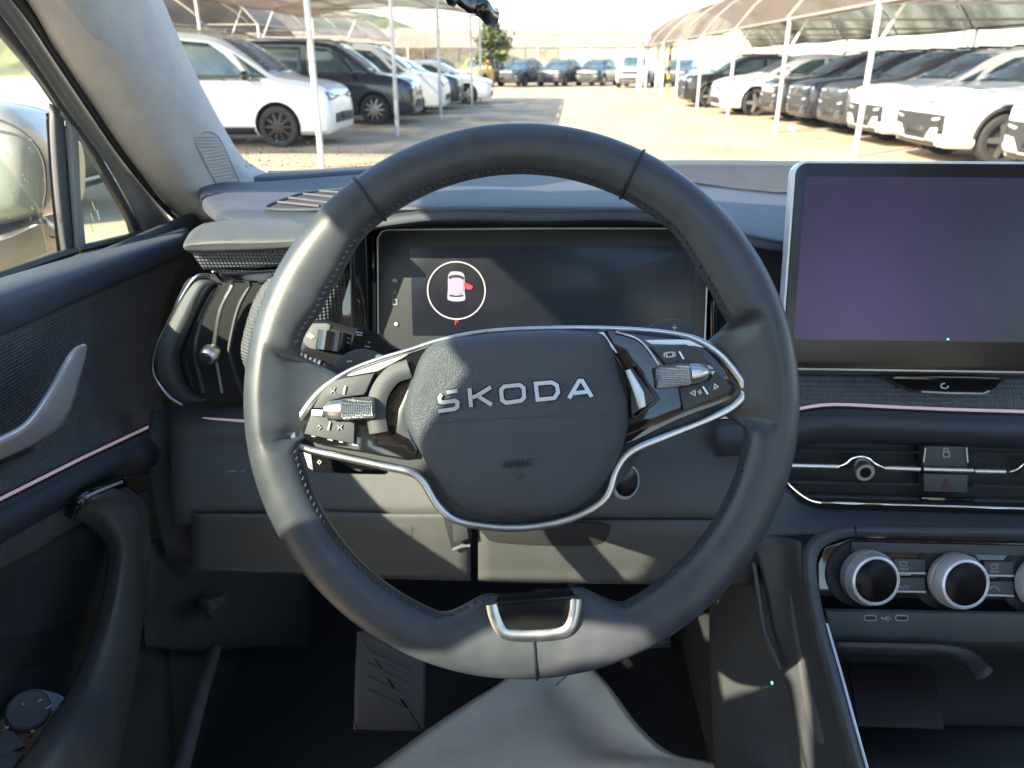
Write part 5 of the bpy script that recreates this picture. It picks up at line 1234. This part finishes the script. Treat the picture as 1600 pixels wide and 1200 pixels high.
# climate panel
PC = Plane(PY(1400, 905, .622), (-.02, -.93, .37))
CP = plate('climate_panel', PC.pl([(1278, 880), (1290, 855), (1330, 842), (1600, 848), (1800, 855), (1800, 970), (1288, 962), (1279, 925)], -.004), PC.n, .006, M_gloss, CAR, .001)
plate('panel_brow', PC.pl([(1330, 846), (1700, 855), (1700, 872), (1330, 862)], 0), PC.n, .006, M_plastic, CP, .002)
mat_face = mat('knob_face', (.006, .006, .008), .20, spec=.12)
KA = V((.12, -.93, .36)).normalized()
for i, (x, y) in enumerate(((1350, 898), (1486, 903), (1622, 908))):
    q = PC.px(x, y, -.003)
    if i == 1: prof = [(0, .0245), (.003, .0262), (.008, .0262), (.009, .0252), (.011, .0252), (.012, .0256), (.018, .0252), (.0215, .0236), (.0222, .0215), (.0212, .0205)]
    else: prof = [(0, .0245), (.003, .0262), (.014, .0258), (.018, .0246), (.0215, .0236), (.0222, .0215), (.0212, .0205)]
    kn = cyl('climate_knob', q, KA, prof, M_silverp, CP, n=56)
    bm = bmesh.new()
    a = KA.orthogonal().normalized(); b = KA.cross(a)
    for k in range(96):
        t = 2*math.pi*k/96; d = a*math.cos(t)+b*math.sin(t); stitch(bm, q+d*.0260+KA*.0085, KA, .0048, .0005)
    tag(from_bm('knurling', bm, M_silverp, kn), kind='stuff')
    cyl('knob_face', q, KA, [(.0195, .0206), (.0216, .0205), (.0220, .0195)], mat_face, kn, n=48)
    cyl('knob_well', PC.px(x-6, y-2, -.0035), PC.n, [(0, .034), (.0012, .033), (.0012, .030)], M_matte, CP, n=40)
for x0, x1, y0, lab, ic in ((1396, 1446, 873, 'MAX', 0), (1396, 1446, 902, 'AUTO', 1), (1538, 1584, 877, 'REAR', 0), (1538, 1584, 908, '', 2)):
    b_ = plate('climate_button', PC.pl([(x0, y0), (x1, y0+1), (x1, y0+22), (x0, y0+21)], .001), PC.n, .006, M_plastic, CP, .001)
    tube('button_edge', PC.pl([(x0, y0+22), (x1, y0+23)], .0012), .0010, M_silverp, b_, n=6)
    if lab: text('button_lettering', lab, PC, (x0+9, y0+18), (x0+24, y0+18), .0014, 4.5 if ic == 0 else 6, M_print, b_, .0002)
    if ic == 0: strokes('icon', [[(x0+10, y0+5), (x0+21, y0+5), (x0+20, y0+11), (x0+11, y0+11), (x0+10, y0+5)]], PC, .0014, .0006, M_print, b_, h=.0002)
    if ic == 2: strokes('icon', [[(x0+8, y0+14), (x0+12, y0+8), (x0+20, y0+10), (x0+24, y0+15)]], PC, .0014, .0006, M_print, b_, h=.0002)
# usb row and storage tray
PU = Plane(PY(1400, 975, .590), (0, -.97, .25))
US = plate('port_panel', PU.pl([(1290, 955), (1700, 962), (1700, 1005), (1302, 1002)], 0), PU.n, .006, M_plastic, CAR, .002)
for x in (1360, 1409):
    plate('usb_port', PU.pl(c2([(x-8, 962), (x+8, 962.5), (x+9, 966), (x+8, 969.5), (x-8, 969), (x-9, 965.5)], 2), .0005), PU.n, .002, M_ink, US, 0)
    tube('port_edge', PU.pl(c2([(x-8, 962), (x+8, 962.5), (x+9, 966), (x+8, 969.5), (x-8, 969), (x-9, 965.5)], 2), .0006), .0005, M_print, US, n=6, closed=True)
strokes('icon', [[(1378, 966), (1392, 967)], [(1383, 966), (1387, 963), (1390, 963)], [(1382, 967), (1386, 970), (1389, 970)]], PU, .0008, .0006, M_print, US, h=.0002)
plate('icon', PU.pl([(1376, 966), (1379, 964), (1380, 968)], .0009), PU.n, .0005, M_print, US, 0)
loft('tray_lip', [CF(r) for r in ([(1300, 1003, .575), (1400, 1005, .575), (1480, 1008, .575), (1520, 1018, .565), (1550, 1045, .54)], [(1304, 1012, .572), (1400, 1014, .572), (1475, 1018, .572), (1512, 1030, .562), (1538, 1056, .537)], [(1306, 1022, .575), (1400, 1024, .575), (1470, 1028, .575), (1502, 1038, .565), (1524, 1060, .54)])], M_rubber, CAR, nu=4, nv=4, thick=.003)
loft('tray_back', [CF(r) for r in ([(1296, 1000, .60), (1420, 1002, .60), (1560, 1006, .60), (1700, 1010, .60)], [(1310, 1060, .66), (1420, 1060, .66), (1560, 1060, .66), (1700, 1060, .66)], [(1325, 1130, .64), (1430, 1132, .64), (1560, 1134, .64), (1720, 1136, .64)], [(1330, 1140, .60), (1430, 1142, .60), (1560, 1144, .60), (1720, 1146, .60)], [(1350, 1215, .52), (1450, 1215, .52), (1560, 1215, .52), (1740, 1215, .52)])], M_matte, CAR, nu=4, nv=4, thick=.003)
plate('tray_pad', [PZ(x, y, .80) for x, y in ((1325, 1040), (1460, 1042), (1476, 1135), (1340, 1130))], (0, 0, 1), .004, mat('tray_rubber', (.02, .016, .017), .6), CAR, .002)
tube('tray_step', CF([(1322, 1136, .615), (1440, 1140, .615), (1560, 1148, .615)]), .003, M_plastic, CAR, n=8)
# console flank towards the footwell
FL = loft('console_flank', [[PY(*p) for p in r] for r in (
    [(1175, 840, .632), (1190, 900, .62), (1210, 1000, .58), (1236, 1100, .53), (1262, 1215, .47), (1300, 1330, .42)],
    [(1215, 838, .627), (1225, 900, .607), (1242, 1000, .562), (1268, 1100, .508), (1294, 1215, .448), (1330, 1330, .40)],
    [(1250, 846, .606), (1254, 900, .585), (1272, 990, .538), (1298, 1080, .486), (1330, 1200, .425), (1365, 1330, .37)])], M_plastic, CAR, nu=4, nv=4, thick=.003)
tube('flank_edge', [PY(*p) for p in ((1178, 880, .625), (1186, 930, .605), (1196, 990, .58), (1220, 1045, .55))], .0022, M_grey, FL, n=8)
loft('tunnel_side', [[PX(x, y, xx) for x, y, xx in r] for r in (
    [(1110, 880, .235), (1150, 880, .235), (1185, 880, .235), (1230, 900, .238)],
    [(1108, 1000, .205), (1155, 1000, .222), (1200, 1010, .235), (1250, 1020, .238)],
    [(1112, 1100, .195), (1165, 1100, .215), (1220, 1110, .232), (1275, 1110, .238)],
    [(1118, 1215, .185), (1180, 1215, .205), (1240, 1215, .228), (1300, 1215, .238)], [(1130, 1400, .175), (1200, 1400, .2), (1260, 1400, .22), (1330, 1400, .238)])], M_knee, CAR, nu=4, nv=4, thick=.004)
box('tunnel', (.245, -.6, .46), (.50, 1.35, .66), M_carpet, CAR, .02)
for x, y in ((1132, 1084), (1207, 1067)):
    c = PX(x, y, .212); cyl('light_spot', c, V((-1, -.4, .3)), [(0, .0012), (.0006, .0018), (.001, .001)], M_teal, CAR, n=10)

# ---------------------------------------------------------------- shell of the cabin (roof, pillars, other doors, rear)
def RZ(x, y): return 1.80-.10*((x-.36)/.9)**2-.09*max(0, (y+.5)/.94)**2-.07*max(0, (-y-.5)/1.6)**2
def roofpiece(name, xs, ys, m, th=.02): return loft(name, [[V((x, y, RZ(x, y))) for x in xs] for y in ys], m, CAR, nu=3, nv=3, thick=th, away=(0, -.3, 0))
roofpiece('roof', (-.46, -.3, -.1, .02), (.44, .2, -.5, -1.3, -2.1), M_head)
roofpiece('roof', (.70, .85, 1.0, 1.18), (.44, .2, -.5, -1.3, -2.1), M_head)
roofpiece('roof', (.022, .2, .36, .52, .698), (.44, .35, .25, .16), M_head)
roofpiece('roof', (.022, .2, .36, .52, .698), (-1.25, -1.6, -1.9, -2.1), M_head)
roofpiece('added_roof_glass', (.024, .2, .36, .52, .696), (.158, -.2, -.6, -1.0, -1.248), M_glass, 0)  # glass panel added out of view to let more skylight into the cabin
def pillar(name, x, y0, y1, lean):
    s = 1 if x > .36 else -1
    loft(name, [[V((x+s*.02, y0, 1.18)), V((x-s*lean*.5, y0-.01, 1.42)), V((x-s*lean, y0-.02, 1.70))], [V((x-s*.03, (y0+y1)/2, 1.18)), V((x-s*(.03+lean*.5), (y0+y1)/2, 1.42)), V((x-s*(.02+lean), (y0+y1)/2, 1.70))], [V((x+s*.02, y1, 1.18)), V((x-s*lean*.5, y1+.01, 1.42)), V((x-s*lean, y1+.02, 1.70))]], M_head, CAR, nu=3, nv=3, thick=.02)
pillar('unseen_door_pillar', 1.24, -.30, -.14, .06)
pillar('rear_pillar', -.52, -1.35, -1.05, .06); pillar('rear_pillar', 1.24, -1.35, -1.05, .06)
SHADE_ROWS = [(1.17, -.5, .40), (1.217, -.5, .30), (1.255, -.5, .22), (1.30, -.5, .165), (1.335, -.42, .145), (1.358, .02, .132), (1.40, .0, .105), (1.465, -.035, .075), (1.55, -.13, .058), (1.66, -.2, .05)]  # unseen pillar, flared and leaned to cast the wheel and knee shadows
loft('unseen_door_pillar', [[V((-.468+.25*max(0, z-1.45)*.4, r_+(f_-r_)*t, z)) for t in (0, .33, .66, 1)] for z, r_, f_ in SHADE_ROWS], M_head, CAR, nu=3, nv=4, thick=.03)
# unseen roof rail above the driver window, pulled down behind to block sun
ROOF_Z = 1.56
loft('roof_rail', [[V((-.48, .55, 1.50)), V((-.48, .40, 1.59)), V((-.48, .1, 1.605)), V((-.48, -.14, 1.565)), V((-.48, -.30, 1.44)), V((-.48, -.6, 1.42)), V((-.48, -1.4, 1.56)), V((-.48, -2.0, 1.5))], [V((-.44, .5, 1.60)), V((-.44, .36, 1.68)), V((-.44, .1, 1.72)), V((-.44, -.14, 1.72)), V((-.44, -.30, 1.72)), V((-.44, -.6, 1.72)), V((-.44, -1.4, 1.70)), V((-.44, -2.0, 1.6))]], M_head, CAR, nu=4, nv=3, thick=.03)
loft('roof_rail', [[V((1.20, .55, 1.50)), V((1.20, .40, 1.575)), V((1.20, .1, 1.60)), V((1.20, -.6, 1.60)), V((1.20, -1.4, 1.56)), V((1.20, -2.0, 1.5))], [V((1.16, .5, 1.60)), V((1.16, .36, 1.68)), V((1.16, .1, 1.72)), V((1.16, -.6, 1.72)), V((1.16, -1.4, 1.70)), V((1.16, -2.0, 1.6))]], M_head, CAR, nu=4, nv=3, thick=.03)
box('passenger_door', (1.20, -1.0, .42), (1.26, .9, 1.20), M_plastic, CAR, .02)
box('rear_door', (-.56, -1.6, .42), (-.48, -.12, 1.21), M_plastic, CAR, .02)
box('rear_wall', (-.5, -2.1, .42), (1.22, -1.95, 1.15), M_plastic, CAR, .02)
loft('windscreen_pillar', [[V((1.24, 1.18, 1.19)), V((1.19, .85, 1.42)), V((1.16, .45, 1.70))], [V((1.15, 1.14, 1.19)), V((1.11, .85, 1.44)), V((1.09, .46, 1.72))]], M_pillar, CAR, nu=3, nv=3, thick=.01)
# cable end hanging from the mirror mount at the windscreen top
tube('cable', cr([V((-.13, .47, 1.70)), V((-.11, .52, 1.60))]+[PY(x, y, d) for x, y, d in ((690, -40, .64), (712, -8, .66), (728, 6, .67), (744, 9, .68), (756, 14, .68), (764, 24, .69), (772, 27, .70))], 6), [.0042]*25+[.0050]*6+[.0058]*18, M_gloss, CAR, n=12, flat=(1.3, .8))
for o in bpy.data.objects:
    if 'world_parts' in o: del o['world_parts']
